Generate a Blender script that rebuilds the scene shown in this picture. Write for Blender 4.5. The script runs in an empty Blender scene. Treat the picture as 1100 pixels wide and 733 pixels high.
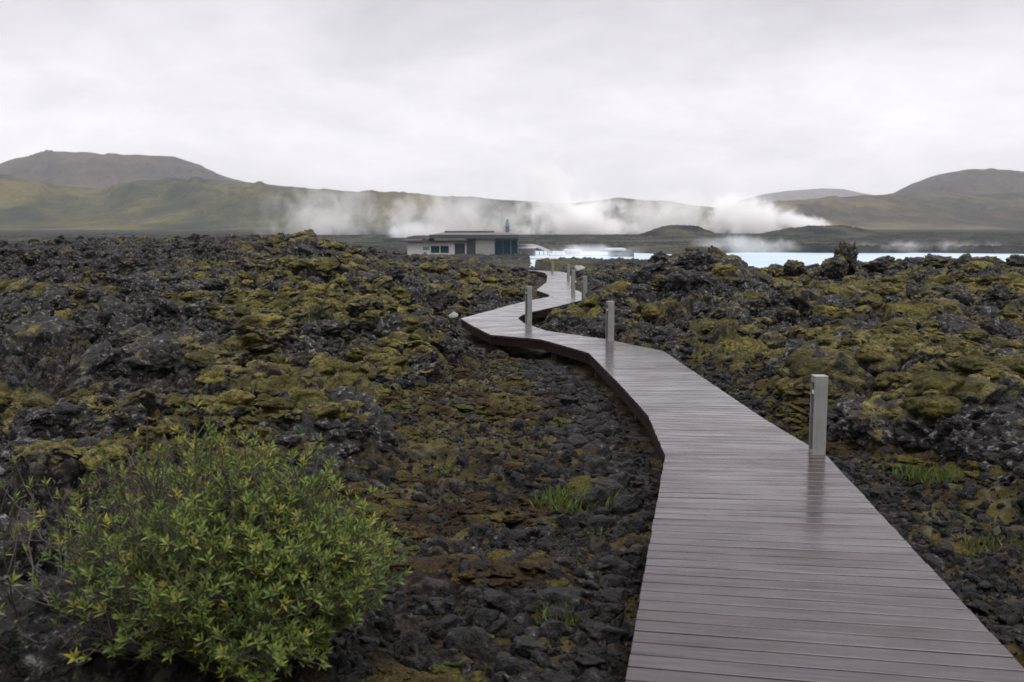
import bpy, bmesh, math, random
import numpy as np
from mathutils import Vector, Matrix, Euler, noise as mnoise

random.seed(7)
rng = np.random.default_rng(7)
scene = bpy.context.scene
COL = scene.collection

# ------------------------------------------------------------------ camera
CAM_Z = 1.7
FPX = 35.0 / 36.0 * 1100.0
HORIZON = 245.0
PITCH = math.atan((366.5 - HORIZON) / FPX)
FH = FPX / math.cos(PITCH)
CP, SP = math.cos(PITCH), math.sin(PITCH)


def ray(px, py):
    u, v = px - 550.0, 366.5 - py
    return u, FPX * CP + v * SP, -FPX * SP + v * CP          # right, forward, up


def at(px, py, Y):
    """point at forward distance Y seen at photo pixel (px, py)"""
    u, f, w = ray(px, py)
    return Vector((u / f * Y, Y, CAM_Z + w / f * Y))


def zdeck(Y):
    e = np.maximum(0.0, np.asarray(Y, float) - 22.0)
    return -0.00706 * e ** 1.33


def gp(px, py):
    """point of the walkway surface at photo pixel"""
    u, f, w = ray(px, py)
    lo, hi = 1.0, 120.0
    prev = lo
    Y = lo
    while Y < 120:
        if CAM_Z + w / f * Y < float(zdeck(Y)):
            break
        prev = Y
        Y += 0.05
    return (u / f * Y, Y)


cam_d = bpy.data.cameras.new('camera')
cam = bpy.data.objects.new('camera', cam_d)
COL.objects.link(cam)
cam.location = (0, 0, CAM_Z)
cam.rotation_euler = (math.pi / 2 - PITCH, 0, 0)
cam_d.sensor_width = 36.0
cam_d.lens = 35.0
cam_d.clip_start = 0.05
cam_d.clip_end = 30000
cam_d.dof.use_dof = True
cam_d.dof.focus_distance = 11.0
cam_d.dof.aperture_fstop = 4.5
scene.camera = cam


# ------------------------------------------------------------------ helpers
def tag(o, label=None, cat=None, group=None, kind=None):
    if label: o['label'] = label
    if cat: o['category'] = cat
    if group: o['group'] = group
    if kind: o['kind'] = kind
    return o


def link(o, parent=None):
    COL.objects.link(o)
    if parent is not None:
        o.parent = parent
    return o


def empty(name, loc=(0, 0, 0), rz=0.0):
    o = bpy.data.objects.new(name, None)
    o.location = loc
    o.rotation_euler = (0, 0, rz)
    o.empty_display_size = 0.1
    return link(o)


def np_mesh(name, verts, faces, smooth=True, attrs=None):
    """verts (n,3), faces (m,k) with constant k"""
    me = bpy.data.meshes.new(name)
    verts = np.ascontiguousarray(verts, dtype=np.float32)
    faces = np.ascontiguousarray(faces, dtype=np.int32)
    m, k = faces.shape
    me.vertices.add(len(verts))
    me.vertices.foreach_set('co', verts.ravel())
    me.loops.add(m * k)
    me.loops.foreach_set('vertex_index', faces.ravel())
    me.polygons.add(m)
    me.polygons.foreach_set('loop_start', np.arange(0, m * k, k, dtype=np.int32))
    try:
        me.polygons.foreach_set('loop_total', np.full(m, k, dtype=np.int32))
    except Exception:
        pass
    me.update(calc_edges=True)
    me.polygons.foreach_set('use_smooth', np.full(m, smooth, dtype=bool))
    for an, av in (attrs or {}).items():
        a = me.attributes.new(an, 'FLOAT', 'POINT')
        a.data.foreach_set('value', np.ascontiguousarray(av, dtype=np.float32))
    return me


def mesh_obj(name, me, mat, parent=None):
    if mat is not None:
        me.materials.append(mat)
    return link(bpy.data.objects.new(name, me), parent)


class MB:
    """collects boxes and prisms into ONE mesh"""
    def __init__(self):
        self.bm = bmesh.new()

    def box(self, x0, x1, y0, y1, z0, z1):
        v = [self.bm.verts.new(p) for p in ((x0, y0, z0), (x1, y0, z0), (x1, y1, z0), (x0, y1, z0), (x0, y0, z1), (x1, y0, z1), (x1, y1, z1), (x0, y1, z1))]
        for f in ((3, 2, 1, 0), (4, 5, 6, 7), (0, 1, 5, 4), (1, 2, 6, 5), (2, 3, 7, 6), (3, 0, 4, 7)):
            self.bm.faces.new([v[i] for i in f])
        return self

    def prism(self, bottom, top):
        n = len(bottom)
        b = [self.bm.verts.new(p) for p in bottom]
        t = [self.bm.verts.new(p) for p in top]
        self.bm.faces.new(b[::-1]); self.bm.faces.new(t)
        for i in range(n):
            j = (i + 1) % n
            self.bm.faces.new((b[i], b[j], t[j], t[i]))
        return self

    def tube(self, pts, rad, n=6):
        rings = []
        for i, p in enumerate(pts):
            p = Vector(p)
            d = (Vector(pts[min(i + 1, len(pts) - 1)]) - Vector(pts[max(i - 1, 0)])).normalized()
            a = d.orthogonal().normalized(); b = d.cross(a)
            r = rad[i] if hasattr(rad, '__len__') else rad
            rings.append([self.bm.verts.new(p + (a * math.cos(k * 2 * math.pi / n) + b * math.sin(k * 2 * math.pi / n)) * r) for k in range(n)])
        for r0, r1 in zip(rings, rings[1:]):
            for k in range(n):
                self.bm.faces.new((r0[k], r0[(k + 1) % n], r1[(k + 1) % n], r1[k]))
        self.bm.faces.new(rings[0][::-1]); self.bm.faces.new(rings[-1])
        return self

    def build(self, name, mat, parent=None, bevel=0.0, smooth=False):
        bmesh.ops.recalc_face_normals(self.bm, faces=self.bm.faces)
        if bevel:
            bmesh.ops.bevel(self.bm, geom=list(self.bm.edges), offset=bevel, segments=2, profile=0.5, affect='EDGES')
        me = bpy.data.meshes.new(name)
        self.bm.to_mesh(me); self.bm.free()
        if smooth:
            for p in me.polygons: p.use_smooth = True
        return mesh_obj(name, me, mat, parent)


# ------------------------------------------------------------------ numpy noise
def _hash(ix, iy, seed):
    h = (ix.astype(np.int64) * 374761393 + iy.astype(np.int64) * 668265263 + seed * 1442695041) & 0xFFFFFFFF
    h = ((h ^ (h >> 13)) * 1274126177) & 0xFFFFFFFF
    h = ((h ^ (h >> 16)) * 2246822519) & 0xFFFFFFFF
    return ((h ^ (h >> 15)) & 0xFFFFFF) / float(0x1000000)


def vnoise(x, y, seed=0):
    ix, iy = np.floor(x), np.floor(y)
    fx, fy = x - ix, y - iy
    ux, uy = fx * fx * fx * (fx * (fx * 6 - 15) + 10), fy * fy * fy * (fy * (fy * 6 - 15) + 10)
    ix, iy = ix.astype(np.int64), iy.astype(np.int64)
    a, b = _hash(ix, iy, seed), _hash(ix + 1, iy, seed)
    c, d = _hash(ix, iy + 1, seed), _hash(ix + 1, iy + 1, seed)
    return (a + (b - a) * ux + (c - a) * uy + (a - b - c + d) * ux * uy) * 2 - 1


def fbm(x, y, octv=4, seed=0, gain=0.5, ridged=False):
    s, a, tot = 0.0, 1.0, 0.0
    for o in range(octv):
        n = vnoise(x, y, seed + o * 17)
        if ridged: n = 1 - 2 * np.abs(n)
        s = s + a * n; tot += a
        a *= gain
        x, y = x * 2.03 + y * 0.31 + 11.3, y * 2.03 - x * 0.31 + 5.7
    return s / tot


def worley(x, y, seed=0):
    ix, iy = np.floor(x), np.floor(y)
    fx, fy = x - ix, y - iy
    ix, iy = ix.astype(np.int64), iy.astype(np.int64)
    F1 = np.full(x.shape, 9.0); F2 = np.full(x.shape, 9.0); cid = np.zeros(x.shape)
    for dx in (-1, 0, 1):
        for dy in (-1, 0, 1):
            hx = _hash(ix + dx, iy + dy, seed) * 0.9 + 0.05 + dx
            hy = _hash(ix + dx, iy + dy, seed + 101) * 0.9 + 0.05 + dy
            d = np.sqrt((hx - fx) ** 2 + (hy - fy) ** 2)
            c = _hash(ix + dx, iy + dy, seed + 202)
            n = d < F1
            F2 = np.where(n, F1, np.minimum(F2, d))
            cid = np.where(n, c, cid)
            F1 = np.where(n, d, F1)
    return F1, F2, cid


def sstep(a, b, x):
    t = np.clip((x - a) / (b - a), 0, 1)
    return t * t * (3 - 2 * t)


# ------------------------------------------------------------------ walkway plan (metres)
ST = [((-0.66, -1.6), (1.66, -2.2)),
      (gp(672, 733), gp(1150, 778)),
      (gp(714.5, 490), gp(889, 492)),
      (gp(696, 446.5), gp(822, 452)),
      (gp(667, 414.6), gp(765, 413)),
      (gp(632, 379), gp(713, 378)),
      (gp(581, 365), gp(652, 365)),
      (gp(527, 360), gp(586, 355.5)),
      (gp(509, 351), gp(562, 347)),
      (gp(495, 342.6), gp(556.5, 342)),
      (gp(511, 338), gp(560, 339)),
      (gp(530, 333), gp(571, 335.5)),
      (gp(560, 325), gp(600, 329)),
      (gp(589.5, 319), gp(626, 322.5)),
      (gp(590.5, 317), gp(632.5, 317.5)),
      (gp(576, 312), gp(619, 312.2)),
      (gp(581, 308), gp(612, 308.5)),
      (gp(587, 303.5), gp(619.5, 302.7)),
      (gp(588, 296.5), gp(614.5, 298.5)),
      (gp(585, 293.3), gp(610, 293.5)),
      (gp(575, 291.3), gp(600, 291.6)),
      ((-3.2, 70.0), (-0.6, 72.0)),
      ((-7.0, 84.0), (-4.6, 86.5))]
LP = np.array([s[0] for s in ST]); RP = np.array([s[1] for s in ST])
POLY = np.vstack([LP, RP[::-1]])


def dist_poly(x, y, P):
    best = np.full(x.shape, 1e9)
    for a, b in zip(P[:-1], P[1:]):
        d = b - a
        t = np.clip(((x - a[0]) * d[0] + (y - a[1]) * d[1]) / (d @ d), 0, 1)
        best = np.minimum(best, np.hypot(x - a[0] - t * d[0], y - a[1] - t * d[1]))
    return best


def deck_dist(x, y):
    """signed distance outside the walkway and which side is nearer"""
    dl, dr = dist_poly(x, y, LP), dist_poly(x, y, RP)
    ins = np.zeros(x.shape, bool)
    n = len(POLY)
    for i in range(n):
        x0, y0 = POLY[i]; x1, y1 = POLY[(i + 1) % n]
        if y0 == y1: continue
        c = ((y0 > y) != (y1 > y)) & (x < (x1 - x0) * (y - y0) / (y1 - y0) + x0)
        ins ^= c
    d = np.minimum(dl, dr)
    return np.where(ins, -d, d), dl <= dr


# ------------------------------------------------------------------ terrain
SKY_PX = [-900, 0, 100, 150, 250, 320, 345, 375, 430, 500, 560, 600, 640, 700, 745, 800, 850, 900, 1000, 1100, 2000]
SKY_Y = [260, 261, 260, 258, 255.5, 255, 259, 266, 279, 290, 297, 301, 302, 299, 290, 297, 302, 298, 287, 285, 284]
SKY_D = [60, 60, 60, 60, 60, 58, 57, 57, 56, 53, 50, 50, 46, 38, 31, 32, 38, 40, 41, 40, 40]


def terrain(x, y, full=True):
    d = np.hypot(x, y)
    th = np.arctan2(x, y)
    px = 550 + 1076 * np.tan(np.clip(th, -1.1, 1.1))
    D = np.interp(px, SKY_PX, SKY_D)
    zc = CAM_Z - (np.interp(px, SKY_PX, SKY_Y) - HORIZON) / FH * D - 0.26
    t = d / D
    zn = -0.12 + 0.12 * sstep(7, 16, d) * sstep(600, 900, px)
    base = zn + (zc - zn) * sstep(0.12, 1.05, t)
    # far plain, basin of the lagoon
    zfar = -1.35 + 0.35 * fbm(x / 60, y / 60, 3, 91) + 0.5 * sstep(300, 2000, d)
    farR = np.interp(px, [575, 610, 640, 690, 745, 800, 900, 1100, 1500], [186, 186, 182, 172, 168, 178, 182, 186, 190])
    nearR = np.interp(px, [560, 700, 800, 1100], [98, 92, 70, 68])
    edge = 6 * fbm(x / 14, y / 14, 3, 55)
    wet = sstep(0, 9, d - nearR + edge) * sstep(0, 9, farR - d + edge) * sstep(545, 590, px)
    wetL = sstep(0, 14, d - 300 + 2 * edge) * sstep(0, 25, 420 - d + 3 * edge) * sstep(325, 355, px) * sstep(450, 415, px)
    zfar = zfar - 2.6 * np.maximum(wet, wetL)
    # shelf the pavilion stands on, its lava mounds behind the water
    zfar = np.where((d > 60) & (d < 290) & (px < 575) & (px > 360), np.minimum(zfar, -2.4 + 0.15 * fbm(x / 12, y / 12, 2, 31)), zfar)
    for mpx, mD, mh, mrx, mry in ((730, 310, 3.7, 10.5, 16), (886, 360, 4.0, 19, 22), (985, 420, 1.2, 30, 30), (640, 270, 0.9, 28, 14), (1180, 380, 1.6, 40, 30), (90, 260, 1.2, 40, 30)):
        mx, my = (mpx - 550) / 1076 * mD, mD
        r2 = ((x - mx) / mrx) ** 2 + ((y - my) / mry) ** 2
        zfar = zfar + mh * np.exp(-r2 ** 1.3) * (1 + 0.15 * fbm(x / 4, y / 4, 3, 77))
    base = base + (zfar - base) * sstep(1.05, 1.75, t)
    # named hummocks
    for hx, hy, rx, ry, h in ((4.3, 23.0, 2.6, 4.2, 0.57), (2.6, 20.6, 1.0, 1.6, 0.35), (6.4, 9.8, 2.2, 1.2, 0.15), (-9.5, 40, 3.0, 5, 0.3), (7.6, 29, 3.0, 3, 0.25)):
        base = base + h * np.exp(-(((x - hx) / rx) ** 2 + ((y - hy) / ry) ** 2))
    near = sstep(140, 60, d)
    hum = fbm(x / 5.5, y / 5.5, 3, 3) * 0.30 * near
    # lumps
    wx = x + 0.22 * fbm(x / 0.9, y / 0.9, 3, 21)
    wy = y + 0.22 * fbm(x / 0.9 + 40, y / 0.9, 3, 22)
    F1, F2, c1 = worley(wx / 1.15, wy / 1.15, 5)
    e1 = sstep(0.0, 0.42, F2 - F1)
    dome1 = np.clip(1 - F1 * F1 * 1.3, 0, 1)
    l1 = (0.2 + 0.8 * c1) * (0.6 * e1 + 0.4 * dome1)
    G1, G2, c2 = worley(wx / 0.46 + 7, wy / 0.46, 8)
    e2 = sstep(0.0, 0.35, G2 - G1)
    dome2 = np.clip(1 - G1 * G1 * 1.4, 0, 1)
    l2 = (0.25 + 0.75 * c2) * (0.5 * e2 + 0.5 * dome2)
    K1, K2, c3 = worley(wx / 0.17 + 3, wy / 0.17, 12)
    l3 = (0.3 + 0.7 * c3) * np.clip(1 - K1 * K1 * 1.5, 0, 1) * sstep(0, .25, K2 - K1)
    crag = fbm(x / 0.30, y / 0.30, 4, 33, 0.6, True)
    amp = 0.75 + 0.35 * fbm(x / 9, y / 9, 2, 44)
    big = (0.56 * l1 - 0.22) * amp
    crag2 = fbm(x / 0.9 + 3, y / 0.9, 4, 37, 0.6, True)
    rough = (0.32 * l2 - 0.13) * amp + 0.13 * l3 + 0.10 * crag + 0.10 * crag2
    farlump = near + (1 - near) * 0.8
    zs = base + hum + big * farlump
    zr = zs + rough * farlump
    # soil and rubble along the walkway
    nr = d < 100
    dd = np.full(x.shape, 50.0); left = np.zeros(x.shape, bool)
    if nr.any():
        a, b = deck_dist(x[nr], y[nr])
        dd[nr] = a; left[nr] = b
    w = np.where(left, np.interp(y, [-5, 3, 5, 7, 10, 13, 15, 17, 90], [1.8, 1.7, 1.9, 2.3, 2.4, 1.7, .75, .5, .4]),
                 np.interp(y, [-5, 4, 6, 8, 10, 13, 15, 20, 90], [2.2, 2.0, 1.6, .9, .7, .9, .5, .55, .4]))
    S = 1 - sstep(-0.4, 0.8, dd - w + 0.45 * fbm(x / 0.8, y / 0.8, 3, 61))
    zd = zdeck(np.minimum(y, 95.0))
    stony = sstep(0.8, 0.25, dd)
    zsoil = zd - 0.30 + 0.07 * np.clip(dd, 0, 3) + 0.12 * fbm(x / 1.3, y / 1.3, 4, 63) + (0.10 * l2 + 0.05 * l3 + 0.03 * crag) * (0.75 - 0.3 * stony) - 0.05
    z = zr + (zsoil - zr) * S
    zsm = zs + (zsoil - 0.01 - zs) * S
    lim = np.where(y > 95, 1e3, zd) - 0.20 + 1.3 * np.clip(dd - 0.1, 0, 9)
    z = np.minimum(z, lim)
    if not full:
        return z
    # moss
    mb = np.interp(px, [-300, 0, 200, 260, 560, 640, 720, 800, 1100], [-.04, -.05, -.01, .14, .12, .06, .03, .14, .14])
    mb = mb - 0.16 * sstep(24, 44, d) - 0.10 * sstep(14, 22, d) * sstep(330, 200, px) - 0.10 * sstep(8, 4, d)
    m = 0.55 * fbm(x / 2.4, y / 2.4, 3, 71) + 0.50 * fbm(x / 0.5, y / 0.5, 4, 72, 0.6) + 0.34 * (l1 - 0.42) + 0.22 * (dome2 - 0.55) + mb - 0.05
    mfilm = m - S * (0.10 + 0.5 * stony) + 0.25 * S * fbm(x / 0.16, y / 0.16, 3, 99)
    m = m - S * (0.55 + 0.5 * stony) - 0.03
    P1, P2, cp = worley(x / 0.34, y / 0.34, 15)
    pil = np.clip(1 - P1 * P1 * 1.2, 0, 1)
    zm = zsm + (0.50 * rough) * farlump * (1 - S) + np.clip(m, -0.5, 0.3) * 0.34 + 0.05 * pil * cp - 0.02 + 0.014 * fbm(x / 0.08, y / 0.08, 2, 81)
    zm = np.where(m < 0, zm - 0.05, zm)
    zm = np.minimum(zm, lim)
    return z, zm, m, S, dd, d, px, mfilm


thd = np.concatenate([np.linspace(-math.pi, -0.80, 70)[:-1], np.linspace(-0.80, -0.56, 90)[:-1], np.linspace(-0.56, 0.56, 830), np.linspace(0.56, 0.80, 90)[1:], np.linspace(0.80, math.pi, 70)[1:]])
rd = [0.35]
while rd[-1] < 14000:
    r = rd[-1]
    k = 0.06 if r < 2.4 else (0.0036 if r < 75 else (0.008 if r < 520 else 0.05))
    rd.append(r * (1 + k))
rd = np.array(rd)
nT, nR = len(thd), len(rd)
TT, RR = np.meshgrid(thd, rd)
GX, GY = (RR * np.sin(TT)).ravel(), (RR * np.cos(TT)).ravel()
parts = [terrain(GX[i:i + 150000], GY[i:i + 150000]) for i in range(0, len(GX), 150000)]
GZ, GM, gm, gS, gdd, gd, gpx, gfilm = [np.concatenate([p[k] for p in parts]) for k in range(8)]
print('terrain', nT, nR, len(GX))
ii = np.arange(nR - 1)[:, None] * nT + np.arange(nT - 1)[None, :]
QUADS = np.stack([ii, ii + 1, ii + nT + 1, ii + nT], -1).reshape(-1, 4)
QUADS = QUADS[:, ::-1] if False else QUADS
# ragged edges: push the near lava sideways a little so that faces overhang
push = np.where(gd < 60, 1.0, 0.0) * (1 - gS)
OX = 0.10 * fbm(GX / 0.22, GY / 0.22, 3, 301) * push
OY = 0.10 * fbm(GX / 0.22 + 9, GY / 0.22, 3, 302) * push
sand = sstep(120, 190, gd) * sstep(290, 240, gd) * sstep(560, 640, gpx) * sstep(800, 740, gpx) * sstep(-0.15, 0.2, fbm(GX / 25, GY / 25, 3, 401))


def height(x, y):
    return float(terrain(np.array([float(x)]), np.array([float(y)]), False)[0])


# ------------------------------------------------------------------ materials
def new_mat(name):
    m = bpy.data.materials.new(name)
    m.use_nodes = True
    nt = m.node_tree
    nt.nodes.clear()
    out = nt.nodes.new('ShaderNodeOutputMaterial')
    return m, nt, out


class NT:
    def __init__(self, nt):
        self.nt = nt

    def n(self, typ, **kw):
        node = self.nt.nodes.new(typ)
        for k, v in kw.items():
            if k.startswith('in_'):
                key = k[3:]
                key = int(key) if key.isdigit() else key.replace('_', ' ')
                s = node.inputs[key]
                if hasattr(v, 'is_output') or isinstance(v, bpy.types.NodeSocket):
                    self.nt.links.new(v, s)
                else:
                    s.default_value = v
            else:
                setattr(node, k, v)
        return node

    def noise(self, vec, scale, detail=4, rough=0.55, dist=0.0):
        return self.n('ShaderNodeTexNoise', in_Vector=vec, in_Scale=scale, in_Detail=detail, in_Roughness=rough, in_Distortion=dist).outputs['Fac']

    def ramp(self, fac, stops, interp='LINEAR'):
        r = self.n('ShaderNodeValToRGB', in_Fac=fac)
        r.color_ramp.interpolation = interp
        e = r.color_ramp.elements
        while len(e) < len(stops): e.new(0.5)
        for el, (p, c) in zip(e, stops):
            el.position = p
            el.color = (c, c, c, 1) if not hasattr(c, '__len__') else (*c, 1)
        return r.outputs['Color']

    def mix(self, fac, a, b):
        m = self.n('ShaderNodeMix', data_type='RGBA')
        for s, v in ((m.inputs[0], fac), (m.inputs[6], a), (m.inputs[7], b)):
            if isinstance(v, bpy.types.NodeSocket): self.nt.links.new(v, s)
            elif hasattr(v, '__len__'): s.default_value = (*v, 1)
            else: s.default_value = v
        return m.outputs[2]

    def math(self, op, a, b=None, clamp=False):
        m = self.n('ShaderNodeMath', operation=op, use_clamp=clamp)
        for s, v in ((m.inputs[0], a), (m.inputs[1], b)):
            if v is None: continue
            if isinstance(v, bpy.types.NodeSocket): self.nt.links.new(v, s)
            else: s.default_value = v
        return m.outputs[0]

    def bump(self, h, strength, dist):
        return self.n('ShaderNodeBump', in_Height=h, in_Strength=strength, in_Distance=dist).outputs['Normal']


def principled(name, color, rough=0.6, metal=0.0, spec=0.5, bumpscale=None, var=0.0, bumpd=0.004):
    m, nt, out = new_mat(name)
    h = NT(nt)
    pos = h.n('ShaderNodeTexCoord').outputs['Object']
    c = color
    p = h.n('ShaderNodeBsdfPrincipled', in_Roughness=rough, in_Metallic=metal)
    p.inputs['Specular IOR Level'].default_value = spec
    if var:
        f = h.noise(pos, 3.0, 6, 0.6)
        dark = tuple(max(0, v * (1 - var)) for v in color)
        lite = tuple(v * (1 + var) for v in color)
        nt.links.new(h.ramp(f, [(0.3, dark), (0.7, lite)]), p.inputs['Base Color'])
    else:
        p.inputs['Base Color'].default_value = (*color, 1)
    if bumpscale:
        nt.links.new(h.bump(h.noise(pos, bumpscale, 5, 0.6), 0.5, bumpd), p.inputs['Normal'])
    nt.links.new(p.outputs[0], out.inputs['Surface'])
    return m


def lava_material():
    m, nt, out = new_mat('lava')
    h = NT(nt)
    pos = h.n('ShaderNodeNewGeometry').outputs['Position']
    soil = h.n('ShaderNodeAttribute', attribute_name='soil').outputs['Fac']
    sandf = h.n('ShaderNodeAttribute', attribute_name='sand').outputs['Fac']
    n1 = h.noise(pos, 1.1, 6, 0.6)
    n2 = h.noise(pos, 9.0, 6, 0.65)
    n3 = h.noise(pos, 34.0, 4, 0.6)
    n4 = h.noise(pos, 0.16, 3, 0.5)
    base = h.ramp(n2, [(0.40, (0.005, 0.0052, 0.006)), (0.51, (0.022, 0.0215, 0.0222)), (0.64, (0.068, 0.066, 0.066))])
    brown = h.mix(h.ramp(n1, [(0.45, 0.0), (0.62, 0.7)]), base, (0.026, 0.020, 0.015))
    lich = h.math('MULTIPLY', h.ramp(n3, [(0.56, 0.0), (0.66, 1.0)]), h.ramp(n1, [(0.38, 0.15), (0.60, 1.0)]))
    lich = h.math('MULTIPLY', lich, h.ramp(n4, [(0.3, 0.45), (0.6, 1.0)]))
    lcol = h.mix(h.noise(pos, 16.0, 2), (0.08, 0.08, 0.08), (0.26, 0.255, 0.24))
    lava = h.mix(lich, brown, lcol)
    # ground-cover tint on the soil
    g1 = h.noise(pos, 1.7, 6, 0.65, 0.4)
    g2 = h.noise(pos, 5.0, 5, 0.65)
    sc = h.mix(h.ramp(n2, [(0.35, 0.0), (0.7, 1.0)]), (0.008, 0.0075, 0.0075), (0.036, 0.031, 0.027))
    sc = h.mix(h.math('MULTIPLY', h.ramp(g2, [(0.5, 0.0), (0.62, 0.8)]), h.ramp(n3, [(0.40, 0.0), (0.58, 1.0)])), sc, (0.050, 0.027, 0.014))
    sc = h.mix(h.math('MULTIPLY', h.ramp(g1, [(0.50, 0.0), (0.60, 0.9)]), h.ramp(n3, [(0.35, 0.3), (0.6, 1.0)])), sc, (0.105, 0.082, 0.020))
    sc = h.mix(h.math('MULTIPLY', lich, 0.6), sc, (0.13, 0.125, 0.12))
    mo = h.n('ShaderNodeAttribute', attribute_name='moss').outputs['Fac']
    nzz = h.n('ShaderNodeSeparateXYZ', in_Vector=h.n('ShaderNodeNewGeometry').outputs['Normal']).outputs['Z']
    mo = h.math('ADD', h.math('ADD', mo, h.math('MULTIPLY', h.math('SUBTRACT', n3, 0.5), 0.9)), h.math('MULTIPLY', h.math('SUBTRACT', n2, 0.5), 0.9))
    mo = h.math('MULTIPLY', h.ramp(mo, [(0.0, 0.0), (0.16, 1.0)]), h.ramp(nzz, [(0.35, 0.15), (0.75, 1.0)]))
    mcol = h.ramp(h.noise(pos, 3.1, 6, 0.65), [(0.36, (0.030, 0.026, 0.012)), (0.50, (0.066, 0.058, 0.019)), (0.62, (0.105, 0.088, 0.028))])
    col = h.mix(h.math('MULTIPLY', mo, 0.9), h.mix(soil, lava, sc), mcol)
    col = h.mix(h.math('MULTIPLY', h.math('SUBTRACT', 1.0, h.n('ShaderNodeAttribute', attribute_name='near').outputs['Fac']), 0.75), col, h.ramp(h.noise(pos, 0.09, 6, 0.65), [(0.40, (0.028, 0.032, 0.035)), (0.52, (0.056, 0.060, 0.058)), (0.64, (0.098, 0.096, 0.076))]))  # far ground: greyer land colour, with haze painted into its tone
    col = h.mix(sandf, col, (0.10, 0.095, 0.082))
    fine = h.math('ADD', h.math('MULTIPLY', h.noise(pos, 15.0, 8, 0.75), 1.0), h.math('MULTIPLY', h.noise(pos, 70.0, 3, 0.6), 0.3))
    p = h.n('ShaderNodeBsdfPrincipled', in_Base_Color=col, in_Normal=h.bump(fine, 1.0, 0.06))
    p.inputs['Roughness'].default_value = 0.75
    nt.links.new(h.math('MULTIPLY', h.ramp(n2, [(0.5, 0.05), (0.62, 0.5)]), h.n('ShaderNodeAttribute', attribute_name='near').outputs['Fac']), p.inputs['Specular IOR Level'])
    nt.links.new(p.outputs[0], out.inputs['Surface'])
    return m


def moss_material():
    m, nt, out = new_mat('moss')
    h = NT(nt)
    pos = h.n('ShaderNodeNewGeometry').outputs['Position']
    n0 = h.noise(pos, 0.35, 4, 0.6)
    n1 = h.noise(pos, 2.2, 6, 0.65)
    n2 = h.noise(pos, 26.0, 5, 0.7)
    c = h.ramp(n1, [(0.37, (0.034, 0.031, 0.012)), (0.49, (0.104, 0.093, 0.027)), (0.60, (0.218, 0.185, 0.052))])
    c = h.mix(h.ramp(n0, [(0.46, 0.0), (0.60, 0.5)]), c, (0.078, 0.075, 0.024))
    c = h.mix(h.ramp(n2, [(0.40, 0.85), (0.56, 0.0)]), c, (0.020, 0.018, 0.009))
    bare = h.math('MULTIPLY', h.ramp(h.noise(pos, 6.0, 5, 0.7), [(0.60, 0.0), (0.68, 1.0)]), 0.75)
    c = h.mix(bare, c, (0.040, 0.037, 0.033))
    fine = h.math('ADD', h.math('ADD', n2, h.math('MULTIPLY', h.noise(pos, 9.0, 4, 0.6), 1.6)), h.math('MULTIPLY', h.noise(pos, 110.0, 3, 0.6), 0.3))
    p = h.n('ShaderNodeBsdfPrincipled', in_Base_Color=c, in_Roughness=0.95, in_Normal=h.bump(fine, 1.0, 0.05))
    p.inputs['Specular IOR Level'].default_value = 0.15
    p.inputs['Sheen Weight'].default_value = 0.0
    nt.links.new(p.outputs[0], out.inputs['Surface'])
    return m


def rock_material(name='rock', k=1.0, moss=0.0, lich=0.62):
    m, nt, out = new_mat(name)
    h = NT(nt)
    pos = h.n('ShaderNodeNewGeometry').outputs['Position']
    rnd = h.n('ShaderNodeObjectInfo').outputs['Random']
    n2 = h.noise(pos, 14.0, 6, 0.65)
    n3 = h.noise(pos, 45.0, 4, 0.6)
    c = h.ramp(n2, [(0.40, (0.0045 * k, 0.0047 * k, 0.0053 * k)), (0.51, (0.019 * k, 0.0185 * k, 0.0190 * k)), (0.64, (0.058 * k, 0.056 * k, 0.056 * k))])
    c = h.mix(h.math('MULTIPLY', rnd, 0.45), c, (0.030 * k, 0.025 * k, 0.022 * k))
    n6 = h.noise(pos, 14.0, 6, 0.68)
    c = h.mix(h.ramp(n6, [(lich - .03, 0.0), (lich + .04, 0.85)]), c, (0.21, 0.209, 0.204))
    if moss:
        nz = h.n('ShaderNodeSeparateXYZ', in_Vector=h.n('ShaderNodeNewGeometry').outputs['Normal']).outputs['Z']
        ma = h.n('ShaderNodeAttribute', attribute_name='mossy', attribute_type='INSTANCER').outputs['Fac']
        f = h.math('ADD', ma, h.math('ADD', h.math('MULTIPLY', h.math('SUBTRACT', h.noise(pos, 2.4, 5, 0.6), 0.5), 1.5), h.math('MULTIPLY', h.math('SUBTRACT', n2, 0.5), 0.6)))
        f = h.math('MULTIPLY', h.ramp(f, [(0.0, 0.0), (0.11, moss)]), h.ramp(nz, [(0.15, 0.0), (0.55, 1.0)]))
        mc = h.ramp(h.noise(pos, 5.0, 6, 0.65), [(0.37, (0.034, 0.031, 0.012)), (0.49, (0.104, 0.093, 0.027)), (0.60, (0.218, 0.185, 0.052))])
        mc = h.mix(h.ramp(n3, [(0.40, 0.6), (0.56, 0.0)]), mc, (0.024, 0.021, 0.010))
        c = h.mix(f, c, mc)
    p = h.n('ShaderNodeBsdfPrincipled', in_Base_Color=c, in_Normal=h.bump(h.math('ADD', n3, n2), 1.0, 0.04))
    p.inputs['Specular IOR Level'].default_value = 0.22
    nt.links.new(h.ramp(n2, [(0.4, 0.5), (0.6, 0.8)]), p.inputs['Roughness'])
    nt.links.new(p.outputs[0], out.inputs['Surface'])
    return m


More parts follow.
